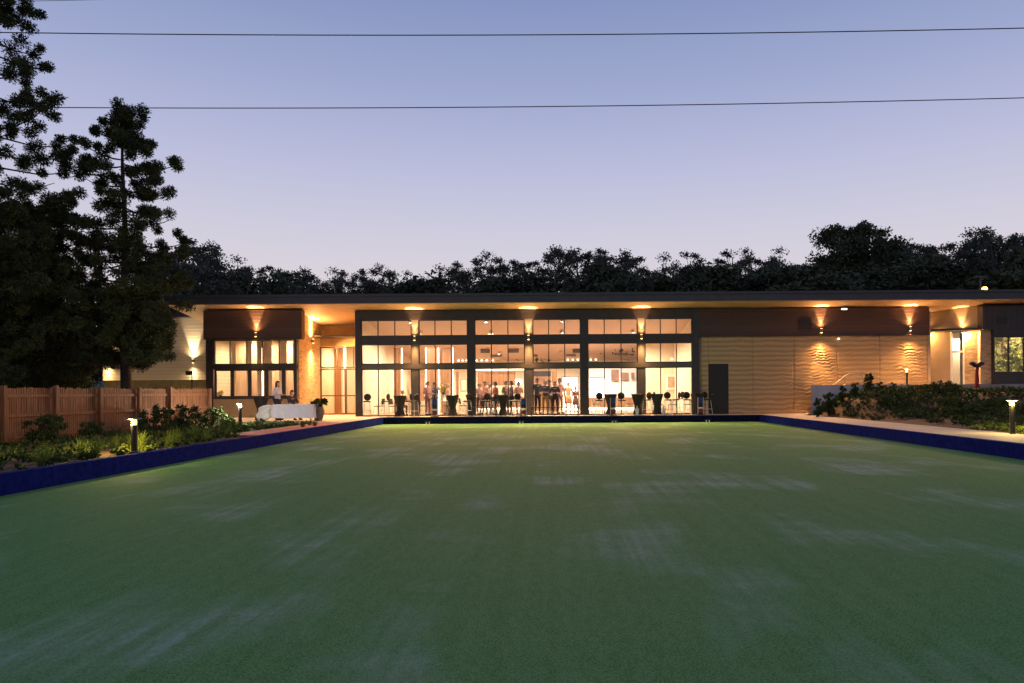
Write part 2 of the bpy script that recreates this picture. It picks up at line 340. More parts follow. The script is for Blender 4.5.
def window(x0, x1, z0, z1, y, n_, fr=.045, parent=None, m='frame', g='glass', depth=.07, door=False):
    mb = MB(); mb.box(x0, x1, y-depth/2, y+depth/2, z0, z0+fr); mb.box(x0, x1, y-depth/2, y+depth/2, z1-fr, z1)
    xs = [x0+(x1-x0)*i/n_ for i in range(n_+1)]
    for i, x in enumerate(xs):
        a = x if i == 0 else x-fr/2; b = x if i == n_ else x+fr/2
        if i == 0: b = x+fr
        if i == n_: a = x-fr
        mb.box(a, b, y-depth/2+.003, y+depth/2-.003, z0+fr, z1-fr)
    wdw = part(mb, 'window', m, parent)
    part(MB().box(x0+fr*.5, x1-fr*.5, y-.006, y+.006, z0+fr*.5, z1-fr*.5), 'pane', g, wdw)
    return wdw
edges = [(cols_[i][1], cols_[i+1][0]) for i in range(6)]
for i, (a, b_) in enumerate(edges):
    x0, x1 = (a-VX)*YG/F, (b_-VX)*YG/F
    window(x0, x1, t2, t1, YG+.03, 3); window(x0, x1, t4, t3, YG+.03, 3)
    window(x0, x1, ZT+.012, t5, YG+.03, 3)
# interior of the hall
def ip(px0, px1, py0, py1, Y, name, m, th=.08, parent=None):
    x0, x1 = (px0-VX)*Y/F, (px1-VX)*Y/F; z1, z0 = CH+(392-py0)*Y/F, CH+(392-py1)*Y/F
    return part(MB().box(x0, x1, Y, Y+th, max(z0, ZT+.015), min(z1, zs(Y)-.05)), name, m, parent)
for a, b_ in ((394, 400), (426, 437.5), (441, 452)): ip(a, b_, 347, 430, 40.0, 'timber_panel', 'timber', .25)
for a in (376, 402, 426.2, 438.6, 453): ip(a-.4, a+.5, 347, 430, 39.8, 'light_strip', 'led', .06)
for a, b_ in ((383, 385.5), (389, 391)): ip(a, b_, 376, 400, 43, 'timber_panel', 'timber', .1)
ip(366, 374.5, 371, 430, 42.5, 'timber_panel', 'timber', .12); ip(415.5, 424, 374, 400, 45.5, 'doorway_or_reflection', 'screen', .1); ip(456, 458.5, 371, 402, 44.5, 'timber_panel', 'timber', .1); ip(690, 697, 372, 412, 41.3, 'doorway_or_reflection', 'screen', .06)  # first dark panel here is put in as a dark reflection in the panes
ip(479, 515, 371, 385, 43.5, 'bar_bulkhead', 'timber', .6); ip(476, 531, 368.5, 369.8, 43.2, 'light_strip', 'led', .05)
ip(478, 484, 371, 402, 43.0, 'timber_panel', 'timber', .2); ip(515, 522, 379, 384, 44, 'menu_screen', 'glow_white', .05)
ip(478, 524, 397, 412, 42.5, 'bar_counter', 'timber', .6); ip(478, 524, 407.5, 409.8, 42.44, 'light_strip', 'led', .03)
ip(534, 551, 371, 376, 42, 'bulkhead', 'frame', 1); ip(534, 551, 371, 412, 44, 'doorway_or_reflection', 'screen', .1)
ip(552, 557, 371, 412, 42, 'timber_panel', 'timber', .15)
d_ = ip(561.5, 579, 376.5, 412, 44.0, 'inner_door_frame', 'grey', .05); ip(562.8, 577.6, 377.8, 412, 43.95, 'glowing_doorway', 'glow_white', .04, d_)  # doorway panel glows itself in place of a lit room beyond
# servery on the right half of the hall
kw = ip(588, 641, 366, 399, 44.5, 'servery_wall', 'white_in', .1); ip(590, 604, 377, 378, 44.42, 'shelf', 'grey', .06, kw)
ip(590, 604, 379, 398, 44.4, 'glowing_hatch', 'glow_white', .04, kw)  # hatch is a glowing sheet standing in for kitchen light
for a, b_, c_, d_ in ((611.5, 619, 370, 381), (622, 628.5, 373, 380.5), (631.5, 634.5, 373, 380)): ip(a, b_, c_, d_, 44.3, 'picture_frame', 'screen', .06, kw)
ip(588, 641, 398, 407, 43.2, 'servery_counter', 'timber', .7); ip(588, 641, 408, 411.5, 43.15, 'light_strip', 'glow_white', .04)
ip(636.6, 639, 369, 412, 43, 'timber_panel', 'frame', .2)
pw = ip(640, 699.5, 340, 412, 41.5, 'hall_end_wall', 'wall_in', .15)
art = ip(665.5, 676.5, 375.5, 390.5, 41.35, 'artwork', 'white', .05, pw); ip(668, 674.5, 377.5, 388.3, 41.33, 'print', 'art', .01, pw)
a2 = ip(460.5, 467.5, 378, 391, 43.5, 'artwork', 'grey', .05); ip(461.3, 466.7, 379, 390, 43.47, 'print', 'wall_in', .02, a2)
# ceiling equipment
def ceil_at(px, py):
    dy = 392-py; Y = 9.02*F/(dy+.143*F)
    return (px-VX)*Y/F, Y
for px0, px1, py, dark in ((481, 490, 348.5, 1), (509, 519, 348.5, 1), (573, 581, 349, 1), (664.5, 673, 347.5, 1), (491, 502, 354.5, 0), (566, 576, 354.5, 0), (614.5, 627, 353.5, 0), (652, 664, 353.5, 0), (530, 538, 354.5, 0)):
    x0, y = ceil_at(px0, py); x1, _ = ceil_at(px1, py); z = zs(y)-.04
    (lambda o: tag(o, None))(part(MB().box(x0, x1, y-.15, y+.25, z-(.24 if dark else .12), z), 'ceiling_speaker' if dark else 'air_vent', 'ac' if dark else 'grey'))
k = 0
for px in (459, 463, 467, 477, 482, 487, 493, 568, 573, 578, 591, 596, 672, 677, 682, 687, 691):
    Y = 40.9 if px > 641 else 46.9; x = (px-VX)*Y/F; zt = CH+(392-360.5)*Y/F
    part(MB().lathe([(.055, zt), (.07, zt+.03), (.03, zt+.09)], x, Y-.05, 10), 'track_spotlight', 'lit_small')
for yy in (36.0, 38.6, 41.4, 44.4):
    for xx in (-7.6, -3.6, .4, 4.4):
        if xx > 4 and yy > 40: continue
        z = zs(yy)-.045
        d = part(MB().lathe([(.11, z+.02), (.11, z-.16), (.10, z-.16), (.10, z-.03), (0, z-.03)], xx, yy, 18), 'downlight', 'ceil')
        lamp('SPOT', (xx, yy, z-.165), 640, (1, .80, .56), d, .06, R(165), (0, 0, 0), .6)
lamp('AREA', ((614-VX)*43/F, 42.0, 3.9), 170, (1, .93, .85), club, .5)
lamp('AREA', (4.9, 40.0, 4.2), 150, (1, .72, .48), club, .5)
# rammed earth wall and the boards above it
XE = X(928, YG)
def rammed_panel(x0, x1, z0, z1, y, seed, th=.3):
    nx, nz_ = int((x1-x0)/.045), int((z1-z0)/.04); vs = []
    for j in range(nz_+1):
        for i in range(nx+1):
            x = x0+(x1-x0)*i/nx; z = z0+(z1-z0)*j/nz_
            ph = z + .032*math.sin(x*8.5+seed+z*2.3) + .06*math.sin(x*2.1+seed*2+z*.9) + .022*math.sin(x*21+z*6+seed) + .04*math.sin(z*5.3+x*.7+seed)
            q = math.sin(2*PI*ph/.155+.8*math.sin(x*.9+z*2)); h = .017*(abs(q)**.7)*(1 if q > 0 else -.4)*max(.05, .55+.45*math.sin(x*1.9+z*2.7+seed)*math.sin(x*.8-z*1.9+seed*3)+.3*math.sin(x*4.1+z*5))
            if i in (0, nx): h = -.01
            vs.append((x, y-h, z))
    fs = [(j*(nx+1)+i, j*(nx+1)+i+1, (j+1)*(nx+1)+i+1, (j+1)*(nx+1)+i) for j in range(nz_) for i in range(nx)]
    mb = MB().add(vs, fs); mb.box(x0, x1, y+.04, y+th, z0, z1); return mb
zc = zb(336.8)
dx0, dx1, dzt = X(709, YG), X(728.5, YG), zb(365)
cuts = [HX1+.102, dx0-.01, X(753, YG), X(794, YG), X(837.5, YG), X(880, YG), XE]
for i in range(6):
    x0, x1 = cuts[i], cuts[i+1]-.015
    if i == 1: x0 = dx1+.012
    part(rammed_panel(x0, x1, ZT, zc, YG, i*1.7), 'rammed_earth_wall', 'rammed', smooth=True)
part(rammed_panel(dx0-.01, dx1+.01, dzt+.004, zc, YG, .9), 'rammed_earth_wall', 'rammed', smooth=True)
dd = part(MB().box(dx0, dx1, YG+.03, YG+.10, ZT+.005, dzt), 'door', 'black'); part(MB().tube([(dx0+.1, YG-.03, 1.33), (dx0+.22, YG-.03, 1.33)], .012), 'door_handle', 'steel', dd)
part(MB().box(HX1, XE+.04, YG-.09, YG+.2, zc+.01, zs(YG+.2)-.02), 'timber_cladding', 'clad')
part(MB().box(HX1+.001, XE+.06, YG-.12, YG+.19, zc-.05, zc+.008), 'flashing', 'frame')
def grille(px0, px1, py0, py1, Y, parent=None):
    x0, x1 = X(px0, Y), X(px1, Y); z1, z0 = Z(px0, py0, Y), Z(px0, py1, Y); mb = MB(); k = 6
    for i in range(k): z = z0+(z1-z0)*(i+.5)/k; mb.box(x0, x1, Y-.035, Y-.003, z-.012, z+.02)
    mb.box(x0-.03, x0, Y-.04, Y-.002, z0, z1); mb.box(x1, x1+.03, Y-.04, Y-.002, z0, z1)
    part(mb, 'vent_grille', 'frame')
grille(800, 811, 318, 330, YG-.09)
# end wing on the upper terrace
xw0, yw0, xw1, yw1 = 19.5, 35.8, X(978, 34.1), 34.1
part(MB().box(XE, XE+.15, YG, yw0+.2, ZR, 5.4), 'return_wall', 'beige')
part(wall_to_roof(MB(), XE+.15, 25, 36.9, 37.1, ZR), 'porch_wall', 'beige')
def slant(mb, xa, ya, xb, yb, z0, z1a, z1b, th=.15):
    d = Vector((xb-xa, yb-ya, 0)).normalized(); nrm = Vector((-d.y, d.x, 0))*th
    vs = [(xa, ya, z0), (xb, yb, z0), (xb+nrm.x, yb+nrm.y, z0), (xa+nrm.x, ya+nrm.y, z0), (xa, ya, z1a), (xb, yb, z1b), (xb+nrm.x, yb+nrm.y, z1b-.03), (xa+nrm.x, ya+nrm.y, z1a-.03)]
    return mb.add(vs, [(0, 3, 2, 1), (4, 5, 6, 7), (0, 1, 5, 4), (1, 2, 6, 5), (2, 3, 7, 6), (3, 0, 4, 7)])
def W(t): return (XE+.16+(xw1-XE-.16)*t, yw0+(yw1-yw0)*t)
zcan = Z(950, 332, 35)
ta, tb, tcx = .58, .80, .9
(xa, ya), (xb, yb) = W(0), W(ta); part(slant(MB(), xa, ya, xb, yb, ZR, zcan, zcan), 'porch_wall', 'beige')
(xa, ya), (xb, yb) = W(0), W(1); part(slant(MB(), xa, ya, xb, yb, zcan+.003, zs(ya)-.03, zs(yb)-.03), 'porch_wall', 'beige')
(xa, ya), (xb, yb) = W(tb), W(1); part(slant(MB(), xa, ya, xb, yb, ZR, zcan, zcan), 'stone_wall', 'stone')
(xa, ya), (xb, yb) = W(ta), W(tb); gd = part(slant(slant(slant(MB(), xa, ya, xa+.06, ya-.06, ZR, zcan, zcan, .1), xb-.06, yb+.06, xb, yb, ZR, zcan, zcan, .1), xa, ya, xb, yb, 3.35, 3.45, 3.45, .08), 'glass_door', 'white')
part(slant(MB(), xa, ya+.03, xb, yb+.03, ZR, zcan-.02, zcan-.02, .012), 'pane', 'glass', gd)
part(slant(MB(), xa-.2, ya+.9, xb+.3, yb+.9, ZR, zcan, zcan, .05), 'porch_inner_wall', 'wall_in'); lamp('AREA', (xa+.6, ya+.25, zcan-.3), 60, (1, .8, .6), gd, .3, R(0))
part(MB().prism([(XE+.1, 35.6), (XE+.1, 34.4), (X(997, 33.6), 33.6), (X(997, 33.6), 34.0)], zcan, zcan+.1), 'porch_canopy', 'frame')
xs0 = xw1; xs1 = X(994, 33.7)
part(MB().box(xs0, xs1, 33.9, 34.4, ZR, Z(985, 331, 33.9)), 'stone_wall', 'stone')
zw0, zw1, zt_ = Z(1010, 373, 33.7), Z(1010, 336, 33.7), Z(1000, 330, 33.7)
part(MB().box(xs0, 34, 33.68, 34.4, zt_+.02, zs(34.4)-.02), 'upper_cladding', 'clad_dark')
part(MB().box(xs1, 34, 33.72, 33.95, ZR, zw0), 'wall', 'frame'); part(MB().box(xs1, 34, 33.7, 33.9, zw1, zt_+.016), 'wall', 'frame')
part(MB().box(xs1-.001, xs1+.03, 33.7, 33.95, zw0, zw1), 'wall', 'frame')
window(xs1+.031, xs1+2.3, zw0, zw1, 33.8, 3, .06); window(xs1+2.3, xs1+4.5, zw0, zw1, 33.8, 3, .06)
part(MB().box(xs1+.1, 34, 36.4, 36.5, ZR, 5.3), 'back_wall', 'beige')
grille(998, 1007, 317, 323.5, 33.68)
# left block with tall windows
YL = 33.8; LX0, LX1 = X(206, YL), X(297, YL); YA = 37.2
zla, zlb, zlc, zld, zle = Z(255, 338.5, YL), Z(255, 341.5, YL), Z(255, 364.5, YL), Z(255, 369, YL), Z(255, 399, YL)
lb = part(MB().box(LX0-.05, X(303, YL), YL-.12, YL+.3, zla, zs(YL+.3)-.02), 'upper_cladding', 'clad')
part(MB().box(LX0-.04, X(303, YL)-.02, YL-.14, YL+.28, zla-.05, zla-.003), 'flashing', 'frame')
part(MB().box(LX0, X(213, YL), YL, YL+.3, ZT, zla-.055), 'corner_post', 'frame')
wx0, wx1 = X(213.5, YL), X(295, YL)
part(MB().box(X(213, YL)+.002, LX1, YL+.02, YL+.25, ZT, zle), 'wall', 'render'); part(MB().box(X(213, YL)+.002, LX1, YL-.02, YL+.27, zle+.002, zle+.07), 'sill', 'frame')
part(MB().box(X(213, YL)+.002, LX1, YL, YL+.2, zld+.002, zlc-.002), 'transom_beam', 'frame')
part(MB().box(wx1+.002, LX1, YL-.01, YL+.22, zle+.072, zla-.056), 'corner_post', 'frame')
window(X(213, YL)+.01, wx1, zlc, zla-.057, YL+.1, 5, .05); 
lw = [214, 231.5, 249, 266, 283, 295]
for i in range(5): window(X(lw[i], YL)+.0, X(lw[i+1], YL), zle+.072, zld, YL+.1, 1, .085)
part(wall_to_roof(MB(), LX1-.2, LX1, YL+.3, YA+.1, ZT), 'stone_wall', 'stone')
part(wall_to_roof(MB(), LX0, LX0+.15, YL+.3, 40, ZT), 'wall', 'pale')
part(MB().box(LX0+.15, LX1-.2, YL+.3, 40, ZT, ZT+.02), 'room_floor', 'floor_in'); part(MB().box(LX0+.15, LX1-.2, YL+.3, 40, 4.55, 4.6), 'room_ceiling', 'ceil')
part(MB().box(LX0+.15, LX1-.2, 39.9, 40, ZT+.02, 4.55), 'room_wall', 'wall_in')
for i, (a, b_) in enumerate(((218, 224), (226, 229), (236, 246), (252, 257), (272, 279), (287, 293))):
    part(MB().box((a-VX)*36/F, (b_-VX)*36/F, 36, 36.05, ZT+.03, 4.3), 'curtain', 'curtain')
for a in (262,): part(MB().box((a-VX)*37/F, (a+1-VX)*37/F, 37, 37.05, ZT+.03, 4.0), 'light_strip', 'led')
for xx in (-15.6, -13.6):
    d = part(MB().lathe([(0, 4.5), (.09, 4.5), (.1, 4.549)], xx, 35.3, 14), 'downlight', 'lit_small'); lamp('SPOT', (xx, 35.3, 4.47), 800, (1, .66, .36), d, .08, R(165), None, .6)
# entrance alcove between block and hall
ax0, ax1 = LX1, HX0-.1
window(ax0, ax1, Z(340, 368, YA), Z(340, 347, YA), YA, 3, .06)
for i in range(2):
    a = ax0+(ax1-ax0)*i/2; b_ = a+(ax1-ax0)/2; dw = window(a, b_, ZT+.01, Z(340, 368.5, YA), YA, 2 if i else 1, .07)
    part(MB().box(a+.08, b_-.08, YA-.03, YA+.03, 1.35, 1.41), 'door_rail', 'frame', dw)
part(wall_to_roof(MB(), ax0, ax1, YA-.02, YA+.15, Z(340, 346.5, YA)), 'wall', 'render')
part(MB().box(ax0+.002, ax1, YA-1.2, YA-.03, Z(340, 337, YA-1), Z(340, 335.6, YA-1)), 'entrance_canopy', 'frame')
part(MB().box(ax0, ax1, YA+3.6, YA+3.7, ZT, 5), 'lobby_wall', 'wall_in'); part(MB().box(ax0, ax1, YA+.2, YA+3.6, ZT, ZT+.02), 'lobby_floor', 'floor_in'); part(MB().box(ax0, ax1, YA+.2, YA+3.6, 4.5, 4.55), 'lobby_ceiling', 'ceil')
part(wall_to_roof(MB(), ax0-.15, ax0-.003, YA+.2, 41, ZT), 'lobby_wall', 'wall_in')
for a in (329, 344): part(MB().box((a-VX)*39.5/F, (a+2-VX)*39.5/F, 39.5, 39.55, ZT+.03, 4.3), 'light_strip', 'led')
part(MB().box((335-VX)*39.5/F, (341-VX)*39.5/F, 39.5, 39.6, ZT+.03, 4.3), 'timber_panel', 'timber')
d = part(MB().lathe([(0, 4.42), (.1, 4.42), (.11, 4.499)], -11.4, 38.6, 14), 'downlight', 'lit_small'); lamp('SPOT', (-11.4, 38.6, 4.38), 520, (1, .70, .42), d, .08, R(165), None, .6)
part(wall_to_roof(MB(), HX0-.102, HX0-.002, YG+.17, YA, ZT), 'wall', 'render')
# pale boarded wing further back
YW = 38.0
wg = thing('boarded_wing', (X(150, YW), YW, ZT), 'pale weatherboard wing with two bright wall lamps behind the tall pine', 'building')
wx0_, wx1_ = X(103, YW), LX0-.05
zb_ = Z(160, 380, YW)
part(MB().box(wx0_, wx1_, YW, YW+4, zb_, 5.75), 'wall', 'pale', wg); part(MB().box(wx0_+.05, wx1_, YW+.06, YW+4, .2, zb_-.003), 'base_wall', 'olive', wg)
part(MB().prismx([(YW-.5, 5.755), (YW-.5, 5.95), (YW+5, 6.3), (YW+5, 6.1)], wx0_-.6, XA-.1), 'roof', 'fascia', wg)
tk = MB().lathe([(.75, .29), (.78, .33), (.76, .6), (.79, .64), (.76, .9), (.79, .94), (.76, 1.2), (.79, 1.24), (.76, 1.6), (.74, 1.72), (.3, 1.80), (.1, 1.82)], X(147, 36), 36.2, 28, 1.1).build('water_tank', 'tank', smooth=True)
tag(tk, 'squat grey-green water tank just behind the fence by the pine trunk', 'tank')

# ------------------------------------------------------------ lamps on the walls
def sconce(x, y, z, label, up=60, down=60, rz=0, c=(1, .54, .22), off=.11, h=.20, wide=44, dz=0):
    t = thing('wall_lamp', (x, y, z), label, 'wall lamp', 'up-and-down wall lamps on the building', rz)
    base = wloc(t)
    def loc(mb, name, m): # shapes given in the lamp's own frame
        mb.v = [(v[0]+base.x, v[1]+base.y, v[2]+base.z) for v in mb.v]; return mb.build(name, m, t)
    loc(MB().box(-.04, .04, -.05, .02, -.05, .05), 'bracket', 'black')
    loc(MB().lathe([(.05, -h/2), (.06, -h/2+.01), (.06, h/2-.01), (.05, h/2)], 0, -off+.02, 14), 'housing', 'grey')
    for s, e in ((1, up), (-1, down)):
        if e <= 0: continue
        loc(MB().lathe([(.044, s*(h/2+.002)), (.044, s*(h/2+.008))], 0, -off+.02, 14), 'lens', 'lit')
        ld = bpy.data.lights.new('lamp_light', 'SPOT'); ld.energy = e; ld.color = c; ld.spot_size = R(wide); ld.spot_blend = .55; ld.shadow_soft_size = .04
        lo = bpy.data.objects.new('lamp_light', ld); col.objects.link(lo); lo.parent = t; lo.location = (0, -off+.02, s*(h/2+.03)); lo.rotation_euler = (R(180) if s > 0 else 0, 0, 0)
        ld.energy = e*(5.0 if s > 0 else 4.2); lo.rotation_euler = (R(176), 0, 0) if s > 0 else (R(-4), 0, 0)
        spill_light = bpy.data.lights.new('lamp_light', 'SPOT'); spill_light.energy = e*(.7 if s > 0 else 22 if 'hall column' in label else 11); spill_light.color = (c[0], c[1]*.9, c[2]*.75); spill_light.spot_size = R(150); spill_light.spot_blend = 1; spill_light.shadow_soft_size = .04  # extra wide spot; the lower one leans out, added to warm terrace and turf
        spill_obj = bpy.data.objects.new('lamp_light', spill_light); col.objects.link(spill_obj); spill_obj.parent = t; spill_obj.location = (0, -off+.02, s*(h/2+.03)); spill_obj.rotation_euler = (R(190) if s > 0 else R(-50), 0, 0)
    return t
zl = zb(337.5)
for px, nm in ((415.5, 'between the curtain bay and the flower bay'), (529, 'above the crowd, middle of the hall columns'), (641.5, 'beside the bright servery, hall column nearest the rammed wall')):
    sconce(X(px, YG), YG-.10, zl, 'lamp on the glass hall column '+nm, 150, 130)
sconce(X(820.5, YG), YG-.10, Z(820, 331, YG), 'up-and-down lamp in the middle of the rammed earth wall, below the grille', 150, 200)
sconce(X(909, YG), YG-.10, Z(909, 329, YG), 'up-and-down lamp at the porch end of the rammed earth wall', 150, 200)
sconce(X(258, YL), YL-.14, Z(258, 335, YL), 'up-and-down lamp on the dark boards above the block windows', 150, 60)
sconce(LX1+.05, X(297, 1)/X(311, 1)*YL, Z(311, 340.5, 35.3), 'up-and-down lamp on the stone side wall of the entrance recess', 420, 420, R(90))
sconce(X(108.5, YW), YW-.02, Z(108, 360.5, YW), 'up-and-down lamp on pale boards, beside the pine trunk', 300, 150, c=(1, .66, .3))
sconce(X(194, YW), YW-.02, Z(194, 361, YW), 'up-and-down lamp on pale boards, next to the dark corner post', 220, 110, c=(1, .72, .42))
(sx_, sy_) = W(.12); sconce(sx_, sy_-.1, Z(933, 331, sy_)-.0, 'up-and-down lamp in the porch next to the rammed earth wall', 60, 60, R(45))
(sx_, sy_) = W(.72); sconce(sx_, sy_-.1, Z(964, 331, sy_)-.0, 'up-and-down lamp in the porch beside its glass door', 60, 60, R(45))
def flood(px, py, Y, label, m='lit_small'):
    x, z = P(px, py, Y); t = thing('floodlight', (x, Y, z), label, 'floodlight')
    MB().box(x-.16, x+.16, Y-.16, Y-.04, z-.04, z+.05).build('housing', 'grey', t); MB().box(x-.13, x+.13, Y-.17, Y-.162, z-.03, z+.035).build('lens', m, t); MB().box(x-.02, x+.02, Y-.04, Y+.03, z-.02, z+.1).build('bracket', 'black', t)
flood(843, 309.5, YG-.12, 'small floodlight on the dark boards above the rammed earth wall')
x, z = P(838, 339, YG); t = thing('spotlight', (x, YG-.06, z), 'tiny spotlight under the dark boards of the rammed earth wall', 'spotlight')
MB().lathe([(.03, z-.03), (.045, z+.04)], x, YG-.08, 10).build('lens', 'lit_small', t); MB().box(x-.02, x+.02, YG-.08, YG+.03, z+.04, z+.06).build('bracket', 'black', t)

# ------------------------------------------------------------ bollard lamps
def bollard(x, y, z0, h, label, e, c, lm, mast=.06):
    t = thing('bollard_lamp', (x, y, z0), label, 'bollard lamp', 'bollard lamps in the garden beds')
    MB().lathe([(.10, z0-.05), (.10, z0+.015), (mast, z0+.02), (mast, z0+h-.17), (mast*1.1, z0+h-.16)], x, y, 18).build('post', 'black', t, smooth=False)
    MB().lathe([(mast*.7, z0+h-.16), (mast*.8, z0+h-.10), (mast*.7, z0+h-.05)], x, y, 14).build('lens', lm, t)
    MB().lathe([(mast*.6, z0+h-.05), (.15, z0+h-.035), (.13, z0+h-.02), (.03, z0+h+.01)], x, y, 20).build('hood', 'black', t)
    for k in range(3):
        a = 2*PI*k/3+.5; MB().tube([(x+math.cos(a)*mast*1.02, y+math.sin(a)*mast*1.02, z0+h-.17), (x+math.cos(a)*mast*1.02, y+math.sin(a)*mast*1.02, z0+h-.04)], .006, 6).build('strut', 'black', t)
    for a in (PI, PI-.8, PI+.8) if x < 0 else (.2, PI/2+.5, -PI/2-.5):
        lamp('POINT', (x+math.cos(a)*(mast+.03), y+math.sin(a)*(mast+.03), z0+h-.11), e/3.5, c, t, .03)
bollard(X(134, 14.1), 14.1, .32, .72, 'black bollard lamp glowing yellow among strappy grass near the fence', 210, (1, .66, .18), 'lit_yel')
bollard(X(240, 24.8), 24.8, .33, .86, 'bright white bollard lamp beside the terrace and the cloth-covered table', 330, (1, .84, .62), 'lit_white')
bollard(X(1012, 17.6), 17.6, bank_z(X(1012, 17.6), 17.6), .92, 'black bollard lamp glowing yellow at the foot of the planted slope', 210, (1, .66, .18), 'lit_yel')
bollard(X(907, 32.9), 32.9, ZR, .78, 'thin bollard lamp on the upper terrace before the rammed earth wall', 20, (1, .66, .3), 'lit_yel', .05)
x, z = P(192, 388, 35.5); t = thing('spotlight_post', (x, 35.5, ZT), 'slim black post with a small box spotlight behind the fence end', 'post')
MB().tube([(x, 35.5, ZT), (x, 35.5, Z(192, 371, 35.5))], .03).build('post', 'black', t); MB().box(x-.28, x-.05, 35.4, 35.6, Z(192, 375, 35.5), Z(192, 371, 35.5)).build('spotlight', 'black', t)
x, z = P(977, 391, 30.5); t = thing('red_post', (x, 30.5, z-.2), 'dull red post with a flared dark T-shaped head standing above the planted slope', 'post')
zt = Z(977, 364, 30.5); MB().lathe([(.10, z-.2), (.09, z+.4), (.07, zt-.3), (.10, zt-.12)], x, 30.5, 14).build('post', 'red', t, smooth=True)
MB().tube([(x-.30, 30.5, zt+.01), (x-.2, 30.5, zt+.03), (x-.08, 30.5, zt-.06), (x, 30.5, zt-.09), (x+.08, 30.5, zt-.06), (x+.2, 30.5, zt+.03), (x+.30, 30.5, zt+.01)], [.07, .09, .1, .1, .1, .09, .07], 10).build('head', 'frame', t, smooth=True)
# stair handrail by the retaining wall
t = thing('stair_handrail', (X(845, 33.2), 33.2, ZT), 'curved galvanised stair handrail in front of the rammed earth wall', 'handrail')
pts = [(*(lambda q: (q[0], 33.2, q[1]))(P(px, py, 33.2)),) for px, py in ((829, 388), (836, 383), (845, 376), (852, 372.5), (862, 372), (866, 374))]
MB().tube(pts, .025).build('rail', 'steel', t, smooth=True)
pts2 = [(p[0]+.15, p[1]+.1, p[2]-.3) for p in pts]; MB().tube(pts2, .02).build('rail', 'steel', t, smooth=True)
for p in (pts[2], pts[4]): MB().tube([(p[0], p[1], ZR), p], .022).build('post', 'steel', t)

# ------------------------------------------------------------ fence
XFN = -13.62; posts = [9.6, 11.4, 13.2, 15.0, 16.75, 18.5, 20.3, 22.2, 24.0, 26.75]
fn = thing('timber_fence', (XFN, 18, .3), 'reddish timber paling fence with posts and three rails behind the garden bed', 'fence')
for i, y in enumerate(posts):
    MB().box(XFN+.05, XFN+.15, y-.05, y+.05, .2, 1.73+.02*(i % 3)).build('post', 'fence', fn)
for i in range(len(posts)-1):
    a, b_ = posts[i]+.052, posts[i+1]-.052; mb = MB(); y = posts[i]-.02
    while y < posts[i+1]-.03:
        wd = random.uniform(.055, .068); z1 = 1.70+random.uniform(-.02, .03); mb.box(XFN-.02+random.uniform(-.004, .004), XFN+.001, y, y+wd, .3, z1); y += wd+random.uniform(.012, .03)
    mb.build('paling_panel', 'fence', fn)
    for z in (.46, 1.0, 1.50): MB().box(XFN+.004, XFN+.05, a, b_, z-.04, z+.04).build('rail', 'fence', fn)
# ------------------------------------------------------------ power lines
for pts, Y, lab in ((((-60, 31.5), (500, 35), (1090, 26.5)), 22, 'upper black power line crossing the whole sky'), (((-60, 106.5), (500, 107), (1090, 96)), 24, 'lower black power line crossing the sky above the tall pine'), (((-60, 2), (60, .5), (400, -14)), 21, 'faint power line at the very top edge of the sky')):
    ps = [P(px, py, Y) for px, py in pts]; xs = np.linspace(ps[0][0], ps[2][0], 40); q = np.polyfit([p[0] for p in ps], [p[1] for p in ps], 2)
    o = MB().tube([(x, Y, float(np.polyval(q, x))) for x in xs], .016 if Y > 21 else .007, 6).build('power_line', 'wire'); tag(o, lab, 'cable')
x, z = P(980, 290, 50); t = thing('floodlight_pole', (x, 50, 2), 'pole with crossarm and one lit floodlight rising behind the roof', 'pole')
zt = Z(980, 277, 50); MB().tube([(x, 50, 2), (x, 50, zt)], .10).build('pole', 'wire', t); MB().box(x-.5, x+.5, 49.9, 50.1, zt-.05, zt+.07).build('crossarm', 'wire', t)
xl, zl_ = P(984.5, 289, 49.6); MB().lathe([(.14, zl_-.14), (.2, zl_), (.14, zl_+.14)], xl, 49.6, 14).build('lamp', 'lit_yel', t); lamp('POINT', (xl, 49.2, zl_), 30, (1, .75, .35), t, .1)
x2, z2 = P(905, 291, 52); MB().tube([(x, 50, zt), ((x+x2)/2, 51, (zt+z2)/2-.1), (x2, 52, z2)], .02, 6).build('stay_wire', 'wire', t)
ORD = ['first', 'second', 'third', 'fourth', 'fifth', 'sixth', 'seventh', 'eighth', 'ninth', 'tenth', 'eleventh', 'twelfth', 'thirteenth', 'fourteenth', 'fifteenth', 'sixteenth', 'seventeenth', 'eighteenth', 'nineteenth', 'twentieth', 'twenty-first', 'twenty-second', 'twenty-third', 'twenty-fourth', 'twenty-fifth', 'twenty-sixth', 'twenty-seventh', 'twenty-eighth', 'twenty-ninth', 'thirtieth']
